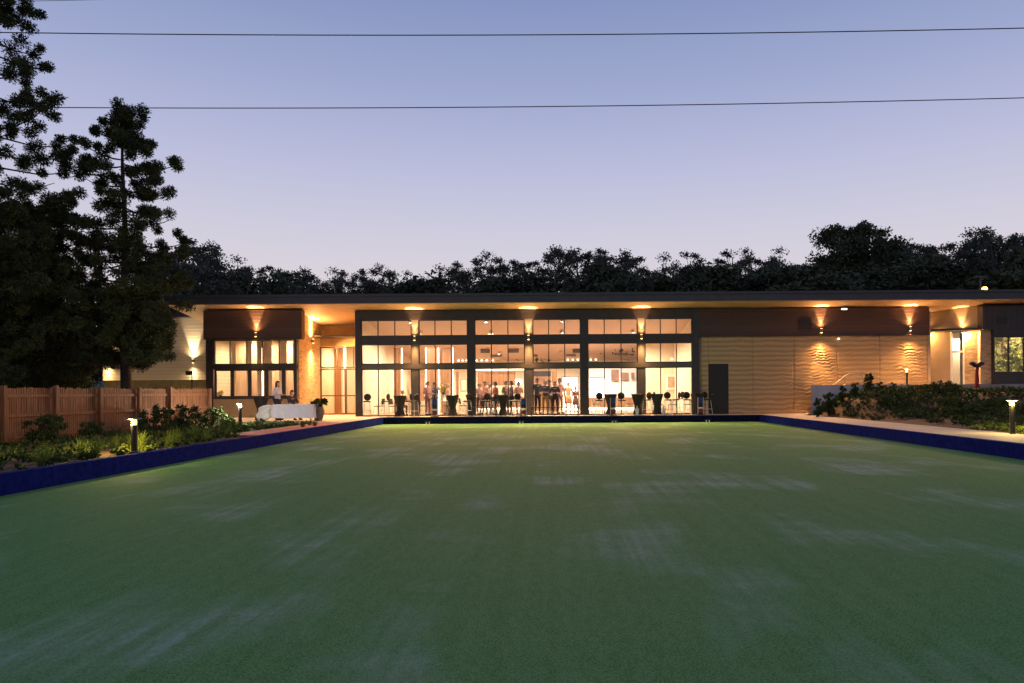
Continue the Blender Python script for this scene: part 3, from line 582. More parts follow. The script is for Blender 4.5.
# ------------------------------------------------------------ tall pines
def pine(name, x, y, H, reach, label, seed, r0=.27, low=.12, n_=110, dense=.3):
    rnd = random.Random(seed); t = thing(name, (x, y, .25), label, 'tree')
    tr = MB(); N = 14; lean = rnd.uniform(-.1, .1)
    pts = [(x+lean*i/N+.04*math.sin(i), y+.04*math.cos(i*1.3), .2+(H)*i/N) for i in range(N+1)]
    tr.tube(pts, [r0*(1-.93*i/N)+(.12 if i == 0 else 0) for i in range(N+1)], 12); tr.build('trunk', 'bark', t, smooth=True)
    cs, rs = [], []; br = MB(); z = .25+H*low; k = 0
    while z < H*.985:
        u = (z/H-low)/(1-low); L = reach(u); m = (7 if u < dense else 5) if u < .85 else 4; a0 = rnd.uniform(0, 6.28)
        for j in range(m):
            a = a0+2*PI*j/m+rnd.uniform(-.35, .35); l_ = L*rnd.uniform(.62, 1.12); dz = rnd.uniform(-.2, .2)
            if rnd.random() < .10: continue
            def q(s): return (x+math.cos(a+.15*s*(j % 3-1))*l_*s, y+math.sin(a+.15*s*(j % 3-1))*l_*s, z+dz+l_*(-.22*s+.30*s*s*s))
            br.tube([q(s) for s in (0, .3, .6, .85, 1)], [.045*(1-u*.5), .038, .028, .02, .012], 5)
            s = (.62 if u < .8 else .3) if u > dense else .4
            while s <= 1.02:
                c = q(s); rr = rnd.uniform(.25, .39)
                cs.append((c[0]+rnd.uniform(-.08, .08), c[1]+rnd.uniform(-.08, .08), c[2]+rnd.uniform(.0, .18))); rs.append(rr)
                for b in ((-1, 1) if s > .8 else (rnd.choice((-1, 1)),)):
                    if rnd.random() < .75: b *= rnd.uniform(.4, .7); cs.append((c[0]-math.sin(a)*b, c[1]+math.cos(a)*b, c[2]+rnd.uniform(-.15, .35))); rs.append(rr*.9)
                s += rnd.uniform(.55, .8)/l_
        z += rnd.uniform(.5, .8)*(1 if dense < u < .8 else .6)
    for i in range(10): cs.append((x+lean+rnd.uniform(-.45, .45), y+rnd.uniform(-.45, .45), H-rnd.uniform(-.1, 1.3))); rs.append(.32)
    br.build('branch', 'bark', t, smooth=True)['kind'] = 'stuff'
    v, f = leaves(cs, rs, n_*4, .036, 3.0, .95, .35); leaf_obj('crown', v, f, 'pine', t); return t
YP = 29.0
pine('hoop_pine', X(126, YP), YP, 13.75, lambda u: (1.9 if u < .10 else 2.2 if u < .22 else 2.7-.95*u if u < .80 else 1.55*(1-u)/.2*.75+.35), 'tall pine with a bare slender trunk and round foliage tufts', 3, .24, .20, 120, .33)
pine('hoop_pine', X(-32, 27), 27, 19.5, lambda u: (4.5-1.0*u if u < .45 else 4.0-3.2*(u-.45)), 'largest pine, cut off by the frame, its tufted branches sweeping up', 8, .34, .10, 110, .42)
pine('hoop_pine', X(38, 33), 33, 10.0, lambda u: 3.0-2.0*u, 'lower dark pine filling the space between the two tall pines', 21, .22, .06, 90, .9)

# ------------------------------------------------------------ broadleaf trees
def gum_tree(name, H, W_, seed, dense=False, m='gum', big=False):
    rnd = random.Random(seed); t = bpy.data.objects.new(name, None); col.objects.link(t); t['category'] = 'tree'
    tr = MB(); fork = H*(.42 if not dense else .25); lx, ly = (0, 0) if big else (rnd.uniform(-.5, .5), rnd.uniform(-.5, .5))
    tr.tube([(0, 0, -1.5), (lx*.4, ly*.4, fork*.5), (lx, ly, fork)], [.30, .22, .17], 8); cs, rs = [], []
    nl = (24 if big else 9) if dense else 8
    for i in range(nl):
        a = 2*PI*i/nl+rnd.uniform(-.4, .4); rr = W_*.5*rnd.uniform(.45, 1.0); top = H*rnd.uniform(.70, 1.0) if i else H
        if big: rr = W_*.5*(i/nl)**.5*rnd.uniform(.85, 1); a = i*2.4; top = H*(1-.45*(2*rr/W_)**2.2)
        if i == 0: rr *= .25
        ex, ey = lx+math.cos(a)*rr, ly+math.sin(a)*rr; mx_, my_ = lx+math.cos(a)*rr*.45, ly+math.sin(a)*rr*.45
        zz = fork+(top-fork)*.55; tr.tube([(lx, ly, fork-.1), (mx_, my_, zz), (ex, ey, top-.5)], [.13, .09, .04], 5)
        for j in range(8 if not dense else 12):
            b = rnd.uniform(0, 6.28); s = rnd.uniform(.35, 1); q = rnd.uniform(.25, 1.15)
            px, py = ex+math.cos(b)*q*W_*.14, ey+math.sin(b)*q*W_*.14; pz = top-rnd.uniform(0, .55 if not dense else 1)*(top-fork)*(.75 if not dense else .85)
            if not dense: tr.tube([(mx_*(1-s)+ex*s, my_*(1-s)+ey*s, zz+(top-.5-zz)*s*.8), (px, py, pz)], [.035, .015], 4)
            cs.append((px, py, pz)); rs.append(rnd.uniform(.5, .95)*(1 if not dense else 1.5))
    tr.build('trunk', 'gumbark', t, smooth=True)
    v, f = leaves(cs, rs, 150 if not dense else 340, .105 if not dense else .14, 1.7, .6, .2); leaf_obj('crown', v, f, m, t); return t
open_p = [gum_tree('gum_tree', 12, 7.5, s) for s in (31, 32, 33, 34, 35)]
dense_p = [gum_tree('bushy_tree', 8, 8.5, s, True, 'gum2') for s in (41, 42, 43)]
used = {}
def plant_tree(lst, i, px, ytop, Y, label, group, wide=1.0):
    pr = lst[i % len(lst)]; x, zt = P(px, ytop, Y); z0 = hill_z(x, Y) if Y > 48 else .2; H = (12.2 if lst is open_p else 9.0); s = (zt-z0)/H
    o = place(pr, used.get(pr.name), (x, Y, z0), random.uniform(0, 6.28), label, group, (wide*max(s, .6), wide*max(s, .6), s)); used[pr.name] = True; return o
sky_ = [(176, 234, 45), (196, 243), (214, 246), (232, 258), (252, 266), (271, 270), (290, 270), (312, 271), (333, 270), (352, 272), (373, 270), (396, 272), (418, 275), (438, 268), (459, 268), (484, 259), (507, 264), (530, 258), (553, 250), (578, 253), (597, 247), (618, 254), (641, 253), (664, 256), (688, 258), (712, 258), (736, 249), (760, 256), (782, 250), (884, 241), (906, 243), (926, 248), (950, 240), (974, 231), (998, 228), (1020, 232), (1042, 226)]
left_n = [s for s in sky_ if s[0] < 800]; 
for i, s in enumerate(sky_):
    Y = 66+(i*37 % 17) if len(s) < 3 else s[2]
    if s[0] < 800: lab = 'open gum tree on the skyline, ' + (ORD[i]+' one on from the tall pine' if i < 16 else ORD[28-i]+' one before the big domed tree')
    else: lab = 'open gum tree on the skyline, ' + ORD[i-29]+' one beyond the big domed tree'
    plant_tree(open_p, i*3+1, s[0]+random.uniform(-2, 2), s[1]-1, Y, lab, 'gum trees along the skyline', 1.0)
big_t = gum_tree('fig_tree', 13.5, 10.5, 77, True, 'gum2', True); x, zt = P(852, 221, 62); z0 = hill_z(x, 62)
for ch in big_t.children: pass
place(big_t, False, (x, 62, z0), .4, 'big dense domed tree, the tallest crown above the roof', None, (1.0, 1.0, (zt-z0)/13.7))
j = 0
low_ = [(168, 285), (190, 272), (222, 276), (250, 281), (485, 281), (512, 268), (545, 266), (582, 266), (622, 264), (655, 270), (690, 276), (722, 274), (757, 270), (790, 262), (815, 248), (890, 256), (925, 262), (960, 258), (995, 254), (1030, 250)]
for i, (px, py) in enumerate(low_):
    lab = 'low dense tree behind the roof, ' + (ORD[i] + ' on from the pine' if i < 10 else ORD[19-i] + ' back from the far end')
    plant_tree(dense_p, i, px, py, 54+(i*5 % 7), lab, 'dense trees close behind the roof', 1.35)
for i, (px, py, Y) in enumerate(((-5, 262, 44), (22, 300, 33), (62, 300, 45), (-30, 320, 28))):
    plant_tree(dense_p, i, px, py, Y, ['dark bushy tree behind the pines at the far corner', 'dark bushy tree low behind the fence, below the largest pine', 'dark bushy tree beside the boarded wing', 'dark bushy tree at the frame edge behind the fence'][i], 'dark trees behind the fence', .8)

# ------------------------------------------------------------ garden plants
def strap_clump(seed, h=.44, nb=120):
    rnd = random.Random(seed); t = bpy.data.objects.new('grass_clump', None); col.objects.link(t); t['category'] = 'plant'
    vs, fs = [], []
    for i in range(nb):
        a = rnd.uniform(0, 6.28); l_ = h*rnd.uniform(.6, 1.15); sp_ = rnd.uniform(.15, .75); w_ = rnd.uniform(.006, .011); bx, by = rnd.uniform(-.06, .06), rnd.uniform(-.06, .06); k = len(vs)
        for s in (0, .35, .7, 1):
            r = sp_*l_*s**1.4; z = l_*(s-.45*sp_*s**2.2); ww = w_*(1-.85*s)
            vs += [(bx+math.cos(a)*r-math.sin(a)*ww, by+math.sin(a)*r+math.cos(a)*ww, z), (bx+math.cos(a)*r+math.sin(a)*ww, by+math.sin(a)*r-math.cos(a)*ww, z)]
        for s in range(3): fs.append((k+2*s, k+2*s+1, k+2*s+3, k+2*s+2))
    MB().add(vs, fs).build('foliage', 'strap', t); return t
cl = [strap_clump(s) for s in (1, 2, 3)]; cu = {}
spots = [(-9.0, 8.4), (-9.3, 9.6), (-8.9, 10.5), (-9.5, 11.2), (-8.95, 11.9), (-9.35, 12.6), (-8.9, 13.2), (-9.5, 13.7), (-9.05, 14.9), (-9.5, 15.4), (-8.9, 15.8), (-9.3, 16.8), (-8.95, 17.6), (-9.6, 18.2), (-9.1, 19.0), (-10.0, 19.6), (-10.2, 21.0), (-10.6, 22.5), (-10.3, 16.0)]
for i, (x, y) in enumerate(spots):
    pr = cl[i % 3]; b = ('one before' if y < 14.1 else 'one after'); near = sorted([s for s in spots if (s[1] < 14.1) == (y < 14.1)], key=lambda s: abs(s[1]-14.1)).index((x, y))
    place(pr, cu.get(pr.name), (x, y, ZT-.06), random.uniform(0, 6), 'strappy grass clump, %s from the yellow bollard lamp on its %s side' % (ORD[near], 'camera' if y < 14.1 else 'clubhouse'), 'strappy grass clumps along the bank', random.uniform(.75, 1.15)); cu[pr.name] = True
for i, (x, y) in enumerate(((-8.95, 24.2), (-8.8, 25.0), (-9.2, 25.6))):
    place(cl[i], True, (x, y, ZT-.06), i, 'grass clump beside the red path near the cloth-covered table, %s nearest the table' % ORD[2-i], 'grass clumps by the red path', .75)
def shrub(seed, h=1.0, w_=.9, m='shrub', name='shrub', nl=26, size=.06, per=46):
    rnd = random.Random(seed); t = bpy.data.objects.new(name, None); col.objects.link(t); t['category'] = 'shrub'; cs, rs = [], []; st = MB()
    for i in range(nl):
        a = rnd.uniform(0, 6.28); q = rnd.random()**.5*w_*.5; z = h*rnd.uniform(.15, 1)*(1-.35*q/(w_*.5)); p = (math.cos(a)*q, math.sin(a)*q, z)
        if i % 2 == 0: st.tube([(0, 0, 0), (p[0]*.4, p[1]*.4, z*.6), p], [.014, .01, .005], 5)
        cs.append(p); rs.append(rnd.uniform(.10, .17)*max(w_, .6))
    st.build('stem', 'bark', t); v, f = leaves(cs, rs, per, size, 1.8, 1, .2); leaf_obj('foliage', v, f, m, t); return t
sh = [shrub(s, 1.0, 1.0, nl=44, size=.04, per=70) for s in (51, 52, 53)]; su = {}
def put(lst, i, x, y, z, s, label, group):
    pr = lst[i % len(lst)]; o = place(pr, su.get(pr.name), (x, y, z), random.uniform(0, 6), label, group, s); su[pr.name] = True; return o
for i, (x, y, s) in enumerate(((-11.2, 9.8, .45), (-11.6, 11.6, .5), (-12.8, 13.3, .5), (-12.9, 15.5, .5), (-12.9, 17.3, .85), (-12.9, 19.0, .6), (-12.6, 21.4, .95), (-12.5, 23.0, 1.0), (-12.3, 24.6, .9), (-11.4, 20.6, .45), (-11.2, 23.4, .45), (-12.4, 25.9, .5), (-10.9, 25.2, .35), (-11.3, 17.6, .4))):
    put(sh, i, x, y, ZT-.06, s, ['dark leafy shrub in the bed, nearest the camera', 'small dark shrub behind the nearest grass clumps', 'dark shrub against the nearest fence panel', 'dark shrub at a fence post', 'tall dark shrub before the second visible fence panel', 'mid-sized dark shrub behind the yellow bollard lamp', 'dark leafy bush against the fence past the yellow bollard lamp', 'tallest dark bush against the fence', 'dark bush near the end of the fence', 'low bush in front of the tallest dark bush', 'low bush in the bed before the fence end', 'small bush at the last fence post', 'lowest bush beside the white bollard lamp', 'low bush in the bed level with the fence middle'][i], 'shrubs in the bed by the fence')
def cover(name, pts, n_, label, m='cover', size=.05, r=(.07, .15), per=30):
    cs = []; 
    for (x, y, z) in pts: cs.append((x, y, z+.04))
    v, f = leaves(cs, [random.uniform(*r) for _ in cs], per, size, 1.6, .9, .1); o = leaf_obj(name, v, f, m); tag(o, label, 'ground cover', kind='stuff')
pts = []
while len(pts) < 1300:
    x, y = random.uniform(-13.3, XL-.35), random.uniform(5, 27.3)
    if (x > XL-1.25 and y > 19.2) or (nz(x*.8, y*.6) < -.25 and random.random() < .5): continue
    pts.append((x, y, ZT-.03))
cover('ground_cover', pts, 0, 'low mixed ground cover in the bed between fence and blue bank')
pts = []
while len(pts) < 1900:
    x, y = (random.uniform(12.5, 27) if random.random() < .6 else random.uniform(12.4, 17)), random.uniform(10, 32.1)
    d = (x-11.95)
    if d < .7+.8*sm((y-18)/9) and random.random() < .93: continue
    pts.append((x, y, bank_z(x, y)+.03))
cover('slope_planting', pts, 0, 'low dark planting covering the garden slope', 'shrub', .05, (.07, .16), 34)
pts = []
while len(pts) < 900:
    x, y = random.uniform(12.7, 26), random.uniform(10, 32)
    if nz(x*.6, y*.5) > 0: pts.append((x, y, bank_z(x, y)+.05))
cover('slope_creeper', pts, 0, 'paler olive ground cover in drifts on the garden slope', 'cover', .045, (.07, .17), 32)
pts = [(x, y, bank_z(x, y)+.04) for x, y in ((random.uniform(12.25, 16.5), random.uniform(25.5, 32.1)) for _ in range(230)) if (x-12)*.9+(y-25)*.35 > .7]
pts += [(x, y, bank_z(x, y)+.03) for x, y in ((random.uniform(16.5, 24), random.uniform(26, 32.1)) for _ in range(260))]
pts += [(x, y, bank_z(x, y)+random.uniform(.0, .24)) for x, y in ((random.uniform(14.2, 18.6), random.uniform(30.8, 32.0)) for _ in range(170))]
cover('slope_thicket', pts, 0, 'darker low plants below the white retaining wall', 'shrub', .05, (.10, .22), 36)
pts = [(x, y, bank_z(x, y)+.02) for x, y in ((random.uniform(12.3, 15.5), random.uniform(13, 20.5)) for _ in range(520))]
cover('slope_grasses', pts, 0, 'yellow-green tufts lit by the bollard lamp at the foot of the slope', 'strap', .05, (.07, .15), 26)
conifer = [shrub(s, 1.25, .5, 'shrub', 'upright_shrub', 34, .045, 60) for s in (61, 62)]
for i, (px, yb, yt, Y) in enumerate(((829, 405, 384, 30.5), (842, 400, 383, 31), (854, 396, 377, 31.2), (869, 392, 370, 31.6), (880, 392, 377, 31.8), (934, 390, 380, 31.5), (926, 390, 381, 31.7), (818, 411, 395, 30), (893, 391, 378, 31.4), (945, 390, 384, 31.2), (1003, 392, 384, 29))):
    x, zt = P(px, yt, Y); z0 = bank_z(x, Y)-.05
    put(conifer, i, x, Y, z0, max(.35, (zt-z0)/1.3), 'upright dark shrub atop the slope, ' + ['off the end of the white retaining wall', 'before the middle of the white retaining wall', 'tall one beside the curved stair handrail', 'tallest of the row, below the stair handrail end', 'right behind the tallest one', 'below the porch corner of the rammed earth wall', 'short one near the thin bollard lamp, porch side', 'low one at the retaining wall corner', 'short one before the thin bollard', 'smallest, below the porch wall', 'tiny one past the red post'][i], 'upright shrubs along the top of the slope')
slp = [shrub(71, .62, 1.1, 'shrub', 'slope_shrub', 34, .05, 50), shrub(72, .5, 1.0, 'cover', 'slope_shrub', 30, .045, 50)]
for i, (x, y) in enumerate(((14.0, 28.2), (15.4, 26.6), (14.6, 24.2), (16.4, 25.4), (16.2, 22.6), (17.8, 24.0), (15.2, 20.4), (17.2, 20.6), (18.8, 22.6), (15.9, 18.6), (16.8, 29.4), (19.6, 25.6))):
    put(slp, i, x, y, bank_z(x, y)-.04, random.uniform(.8, 1.2), 'rounded low shrub on the slope, ' + ORD[i] + ' from the white retaining wall', 'rounded shrubs on the planted slope')

# ------------------------------------------------------------ furniture on the terrace
def bar_table(seed=0):
    t = bpy.data.objects.new('bar_table', None); col.objects.link(t); t['category'] = 'table'
    MB().lathe([(.30, 1.0), (.31, 1.01), (.31, 1.035), (.295, 1.04)], 0, 0, 24).build('table_top', 'darkcloth', t)
    vs, fs, seg = [], [], 32; prof = ((.305, 1.0), (.27, .86), (.19, .62), (.15, .45), (.18, .25), (.24, .02))
    for r, z in prof:
        for k in range(seg):
            a = 2*PI*k/seg; q = 1+.10*math.cos(4*a)*(1-abs(z-.5)*1.2)+(.12*math.cos(4*a) if z < .1 else 0); vs.append((r*q*math.cos(a), r*q*math.sin(a), z))
    for i in range(len(prof)-1):
        for k in range(seg): fs.append((i*seg+k, i*seg+(k+1) % seg, (i+1)*seg+(k+1) % seg, (i+1)*seg+k))
    MB().add(vs, fs).build('fitted_cloth', 'darkcloth', t, smooth=True); return t
bt = bar_table(); YT = 33.62
for i, (px, y, lab) in enumerate(((400, YT, 'black-clothed bar table before the curtain bay, beside the entrance'), (452.5, YT, 'black-clothed bar table just past the yellow flowers'), (503, YT, 'black-clothed bar table before the crowd at the bar counter'), (610.5, YT+.05, 'black-clothed bar table before the bright servery'), (637.5, YT, 'black-clothed bar table at the column beside the servery'), (657, YT-.05, 'widest-looking black-clothed bar table before the plain wall with the picture'), (697, YT, 'black-topped bar table beside the black door'), (261, 30.2, 'black-clothed bar table behind the crumpled white cloth'), (471, 37.0, 'black-clothed bar table indoors behind the column past the flowers'))):
    place(bt, i > 0, (X(px, y), y, ZT+(.012 if y > 34 else 0)), i*.5, lab, 'black-clothed bar tables')
def stool(mt='white', bk='darkcloth'):
    t = bpy.data.objects.new('bar_stool', None); col.objects.link(t); t['category'] = 'stool'
    MB().lathe([(.17, .70), (.19, .72), (.19, .745), (.16, .76)], 0, 0, 20).build('seat', bk, t)
    vs = MB().lathe([(.02, -.03), (.12, -.032), (.17, -.015), (.18, 0), (.17, .015), (.12, .032), (.02, .03)], 0, 0, 20, 1, 1)
    vs.v = [(v[0], .19+v[2]+.25*v[0]**2*-1, .95+v[1]) for v in vs.v]; vs.build('backrest', bk, t, smooth=True)
    for sx in (-1, 1):
        for sy in (-1, 1): MB().tube([(sx*.12, sy*.12, .71), (sx*.19, sy*.19, 0)], .012, 6).build('leg', mt, t)
    fr = MB(); r = .165
    for a, b_ in (((-r, -r), (r, -r)), ((r, -r), (r, r)), ((r, r), (-r, r)), ((-r, r), (-r, -r))): fr.tube([(a[0], a[1], .27), (b_[0], b_[1], .27)], .009, 6)
    fr.build('foot_rail', mt, t); MB().tube([(-.06, .15, .74), (-.06, .2, .86)], .01, 6).build('back_support', mt, t); MB().tube([(.06, .15, .74), (.06, .2, .86)], .01, 6).build('back_support', mt, t)
    return t
st_ = stool()
for i, (px, y, rz, lab) in enumerate(((367, 34.75, .4, 'round-backed stool in the corner of the hall by the entrance'), (407, 35.0, 2.0, 'round-backed stool behind the bar table of the curtain bay'), (414, 33.75, 1, 'round-backed stool before the lamp column of the curtain bay'), (385, 35.4, 1.3, 'white-legged stool inside the curtain bay near the light strip'), (467, 33.75, 2.6, 'round-backed stool before the wide column past the flowers'), (488, 33.8, 3.4, 'round-backed stool on the near side of the crowd table'), (516, 33.7, 2.8, 'white-legged stool between crowd table and blue board'), (494, 34.9, 1.0, 'white-legged stool indoors behind the crowd'), (599, 33.7, 3.0, 'round-backed white-legged stool before the servery, doorway side'), (622, 33.7, 3.3, 'round-backed white-legged stool before the servery, picture side'), (647, 33.75, 2.4, 'round-backed stool between the two tables at the picture wall'), (668, 33.7, 3.2, 'round-backed stool below the framed picture'), (675.5, 34.0, 1.1, 'stool just behind the one below the picture'), (687, 33.65, 3.1, 'round-backed stool next to the wide end column'), (707, 33.7, 3.6, 'round-backed stool standing before the black door'), (651, 36.4, 1, 'stool indoors at the picture wall table'), (680, 36.8, .6, 'stool indoors by the wide end column'))):
    place(st_, i > 0, (X(px, y), y, ZT+(.012 if y > YG else 0)), rz+PI, lab, 'round-backed bar stools')
def cafe_table():
    t = bpy.data.objects.new('cafe_table', None); col.objects.link(t); t['category'] = 'table'
    MB().box(-.35, .35, -.3, .3, .72, .745).build('table_top', 'white', t)
    for sx in (-1, 1):
        for sy in (-1, 1): MB().tube([(sx*.3, sy*.25, .72), (sx*.32, sy*.27, 0)], .014, 6).build('leg', 'white', t)
    return t
ct = cafe_table()
for i, (px, y, lab) in enumerate(((665, 33.85, 'white square table before the picture wall'), (515, 34.9, 'white table between the crowd and the doorway people'), (441, 36.4, 'white table under the yellow flowers'), (389, 36.8, 'white table in the curtain bay'), (459, 36.8, 'white table behind the wide column past the flowers'), (486, 36.0, 'white table among the crowd'), (680, 35.4, 'white table indoors by the end column'), (603, 38.5, 'white table indoors before the servery'), (647, 37.5, 'white table indoors at the servery column'))):
    place(ct, i > 0, (X(px, y), y, ZT+(.012 if y > YG else 0)), 0, lab, 'white square tables')
def chair():
    t = bpy.data.objects.new('side_chair', None); col.objects.link(t); t['category'] = 'chair'
    MB().box(-.21, .21, -.2, .22, .44, .475).build('seat', 'darkcloth', t); MB().prismx([(.19, .55), (.215, .55), (.27, .86), (.245, .86)], -.2, .2).build('backrest', 'darkcloth', t)
    for sx in (-1, 1):
        MB().tube([(sx*.19, -.18, .44), (sx*.2, -.22, 0)], .012, 6).build('leg', 'white', t); MB().tube([(sx*.19, .26, .86), (sx*.19, .2, .46), (sx*.2, .26, 0)], .012, 6).build('leg', 'white', t)
    return t
chp = chair()
for i, (px, y, rz, lab) in enumerate(((394, 35.9, 1.2, 'chair behind the bar table in the curtain bay'), (379, 36.6, 4.5, 'chair nearest the dark entrance column, inside'), (424, 36.2, 1.6, 'chair beside the lamp column under the pink-topped guest'), (449, 36.1, 4.4, 'chair on the column side of the flower table'), (464, 36.0, 1.5, 'chair half behind the wide column past the flowers'), (478, 35.3, 1.9, 'chair where the crowd begins'), (493, 35.5, 4.2, 'chair in the middle of the crowd'), (509, 35.2, 1.4, 'chair among the crowd near the blue board'), (658, 35.2, 1.7, 'chair indoors below the picture, servery side'), (672, 35.0, 4.6, 'chair indoors below the picture'), (688, 35.8, 4.8, 'chair indoors by the end column'), (596, 38.4, 1.6, 'chair before the servery, doorway side'), (630, 38.0, 4.7, 'chair before the servery at its column'))):
    place(chp, i > 0, (X(px, y), y, ZT+.012), rz, lab, 'dark side chairs in the hall')
# rink boards, pegs and low frames at the far edge
def rink_board():
    t = bpy.data.objects.new('rink_board', None); col.objects.link(t); t['category'] = 'scoreboard'
    for sx in (-1, 1): MB().tube([(sx*.13, 0, 0), (sx*.13, 0, .86)], .012, 6).build('pole', 'white', t)
    for z0, z1, m in ((.60, .85, 'blue'), (.38, .595, 'black'), (.30, .375, 'white'), (.10, .295, 'red')): MB().box(-.115, .115, -.02, .02, z0, z1).build('panel', m, t)
    MB().box(-.18, .18, -.12, .12, 0, .02).build('foot', 'black', t); return t
rb = rink_board()
for i, (px, lab) in enumerate(((434.5, 'blue, black and red rink board before the yellow flowers'), (523.5, 'blue, black and red rink board by the second lamp column'), (613, 'blue, black and red rink board before the servery table'), (700.5, 'blue, black and red rink board beside the black door'))):
    place(rb, i > 0, (X(px, 33.3), 33.3, ZT), 0, lab, 'rink boards along the terrace edge')
def peg():
    t = bpy.data.objects.new('rink_peg', None); col.objects.link(t); t['category'] = 'marker'
    MB().lathe([(.03, 0), (.03, .09)], -.07, 0, 10).build('peg', 'white', t); MB().lathe([(.03, 0), (.03, .09)], .07, 0, 10).build('peg', 'white', t); MB().box(-.16, .16, .0, .05, .09, .14).build('number_plate', 'black', t); return t
pg = peg()
for i, (px, lab) in enumerate(((427.5, 'small rink marker on the far green edge below the flowers'), (521, 'small rink marker on the far green edge below the second lamp column'), (614, 'small rink marker on the far green edge below the servery'), (707.5, 'small rink marker on the far green edge below the black door'))):
    place(pg, i > 0, (X(px, 32.85), 32.85, 0), 0, lab, 'rink markers on the far edge of the green')
def low_frame(w_):
    t = bpy.data.objects.new('low_bench', None); col.objects.link(t); t['category'] = 'bench'
    MB().box(-w_/2, w_/2, -.16, .16, .40, .44).build('seat', 'frame', t)
    for sx in (-1, 1):
        MB().tube([(sx*(w_/2-.05), -.14, .4), (sx*(w_/2-.05), -.14, 0)], .02, 6).build('leg', 'frame', t); MB().tube([(sx*(w_/2-.05), .14, .4), (sx*(w_/2-.05), .14, 0)], .02, 6).build('leg', 'frame', t)
    return t
lfb = low_frame(1.25)
for i, (px, lab) in enumerate(((566.5, 'slim dark low bench before the lit doorway guests'), (543, 'slim dark low bench before the dark-clothed guests'), (484, 'slim dark low bench below the crowd'))):
    place(lfb, i > 0, (X(px, 33.38), 33.38, ZT), 0, lab, 'slim dark benches on the terrace edge')
# white wine-bucket like stands
for i, (px, lab) in enumerate(((637, 'small white bottle cooler standing at the foot of the servery column table'), (663.5, 'small white bottle cooler beside the wide black-clothed table'))):
    t = thing('bottle_cooler', (X(px, 33.35), 33.35, ZT), lab, 'cooler', 'white bottle coolers'); b = X(px, 33.35)
    MB().lathe([(.07, ZT), (.07, ZT+.02), (.09, ZT+.3), (.10, ZT+.31), (.09, ZT+.32)], b, 33.35, 16).build('bucket', 'white', t); MB().lathe([(.035, ZT+.2), (.035, ZT+.38), (.014, ZT+.43), (.014, ZT+.48)], b, 33.35, 10).build('bottle', 'white', t)
# flowers
t = thing('flower_arrangement', (X(444, 36.4), 36.4, ZT+.757), 'tall arrangement of yellow flowers on the white table in the hall', 'flowers'); b = wloc(t)
MB().lathe([(.07, b.z), (.09, b.z+.12), (.05, b.z+.26), (.06, b.z+.3)], b.x, b.y, 14).build('vase', 'white', t)
cs = [(b.x+random.gauss(0, .16), b.y+random.gauss(0, .14), b.z+.55+random.gauss(0, .18)) for _ in range(26)]
v, f = leaves(cs, [.07]*26, 30, .05, 1, 1, .2); leaf_obj('blossom', v, f, 'yellow', t); sb = MB()
for c in cs: sb.tube([(b.x, b.y, b.z+.28), c], .006, 4)
sb.build('stem', 'shrub', t)
t = thing('flower_pot', (X(220, 34.1), 34.15, zle+.075), 'small yellow flower pot on the sill of the block window', 'flowers'); b = wloc(t)
MB().lathe([(.07, b.z), (.1, b.z+.14)], b.x, b.y, 12).build('pot', 'pot', t); v, f = leaves([(b.x+random.gauss(0, .07), b.y, b.z+.24+random.gauss(0, .05)) for _ in range(10)], [.08]*10, 30, .05); leaf_obj('blossom', v, f, 'yellow', t)
# white-clothed trestle table, crumpled cloth, urn with plant
Yt = 28.6; xa, xb = X(272, Yt), X(312.5, Yt); xc = (xa+xb)/2
t = thing('trestle_table', (xc, Yt+.35, ZT), 'long trestle table hidden under a pale cloth on the side terrace', 'table')
MB().box(xa+.02, xb-.02, Yt+.03, Yt+.68, ZT+.68, ZT+.70).build('table_top', 'timber', t)
for sx in (xa+.12, xb-.12):
    for sy in (Yt+.1, Yt+.6): MB().tube([(sx, sy, ZT+.68), (sx, sy, ZT)], .02, 6).build('leg', 'black', t)
vs, fs = [], []; N = 160; per = []
for i in range(N):
    s = i/N*4; k = int(s); u = s-k; c4 = [(xa, Yt), (xb, Yt), (xb, Yt+.72), (xa, Yt+.72)]; p, q = c4[k], c4[(k+1) % 4]; per.append((p[0]+(q[0]-p[0])*u, p[1]+(q[1]-p[1])*u))
cx_, cy_ = xc, Yt+.36
for z, o_ in ((ZT+.716, -.012), (ZT+.70, 0), (ZT+.4, .02), (ZT+.14, .035)):
    for i, (x, y) in enumerate(per):
        wv = o_ + (.022*math.sin(i*.9)+.015*math.sin(i*.37+1))*(ZT+.71-z)*1.6; d = Vector((x-cx_, (y-cy_)*2.2)).normalized(); vs.append((x+d.x*wv, y+d.y*wv, z+(.02*math.sin(i*.3) if z < ZT+.2 else 0)))
for r in range(3):
    for i in range(N): fs.append((r*N+i, r*N+(i+1) % N, (r+1)*N+(i+1) % N, (r+1)*N+i))
fs.append(tuple(range(N))); o = MB().add(vs, fs).build('tablecloth', 'cloth'); tag(o, 'long pale tablecloth hanging nearly to the paving on the side terrace', 'tablecloth')
xq = X(265, 28.8); vs, fs = [], []; seg, rg = 28, 14
for j in range(rg+1):
    th = PI*j/rg
    for k in range(seg):
        a = 2*PI*k/seg; r = .27*math.sin(th)*(1+.18*math.sin(3*a+j)+.1*math.sin(7*a-j*.8)); vs.append((xq+r*1.15*math.cos(a)+.12*math.cos(th), 28.8+r*math.sin(a), ZT+.36-.34*math.cos(th)*(-1)+.04*math.sin(4*a)*math.sin(th)))
for j in range(rg):
    for k in range(seg): fs.append((j*seg+k, j*seg+(k+1) % seg, (j+1)*seg+(k+1) % seg, (j+1)*seg+k))
o = MB().add(vs, fs).build('linen_bag', 'white', smooth=True); tag(o, 'crumpled white linen bag bunched at the end of the clothed table', 'bag')
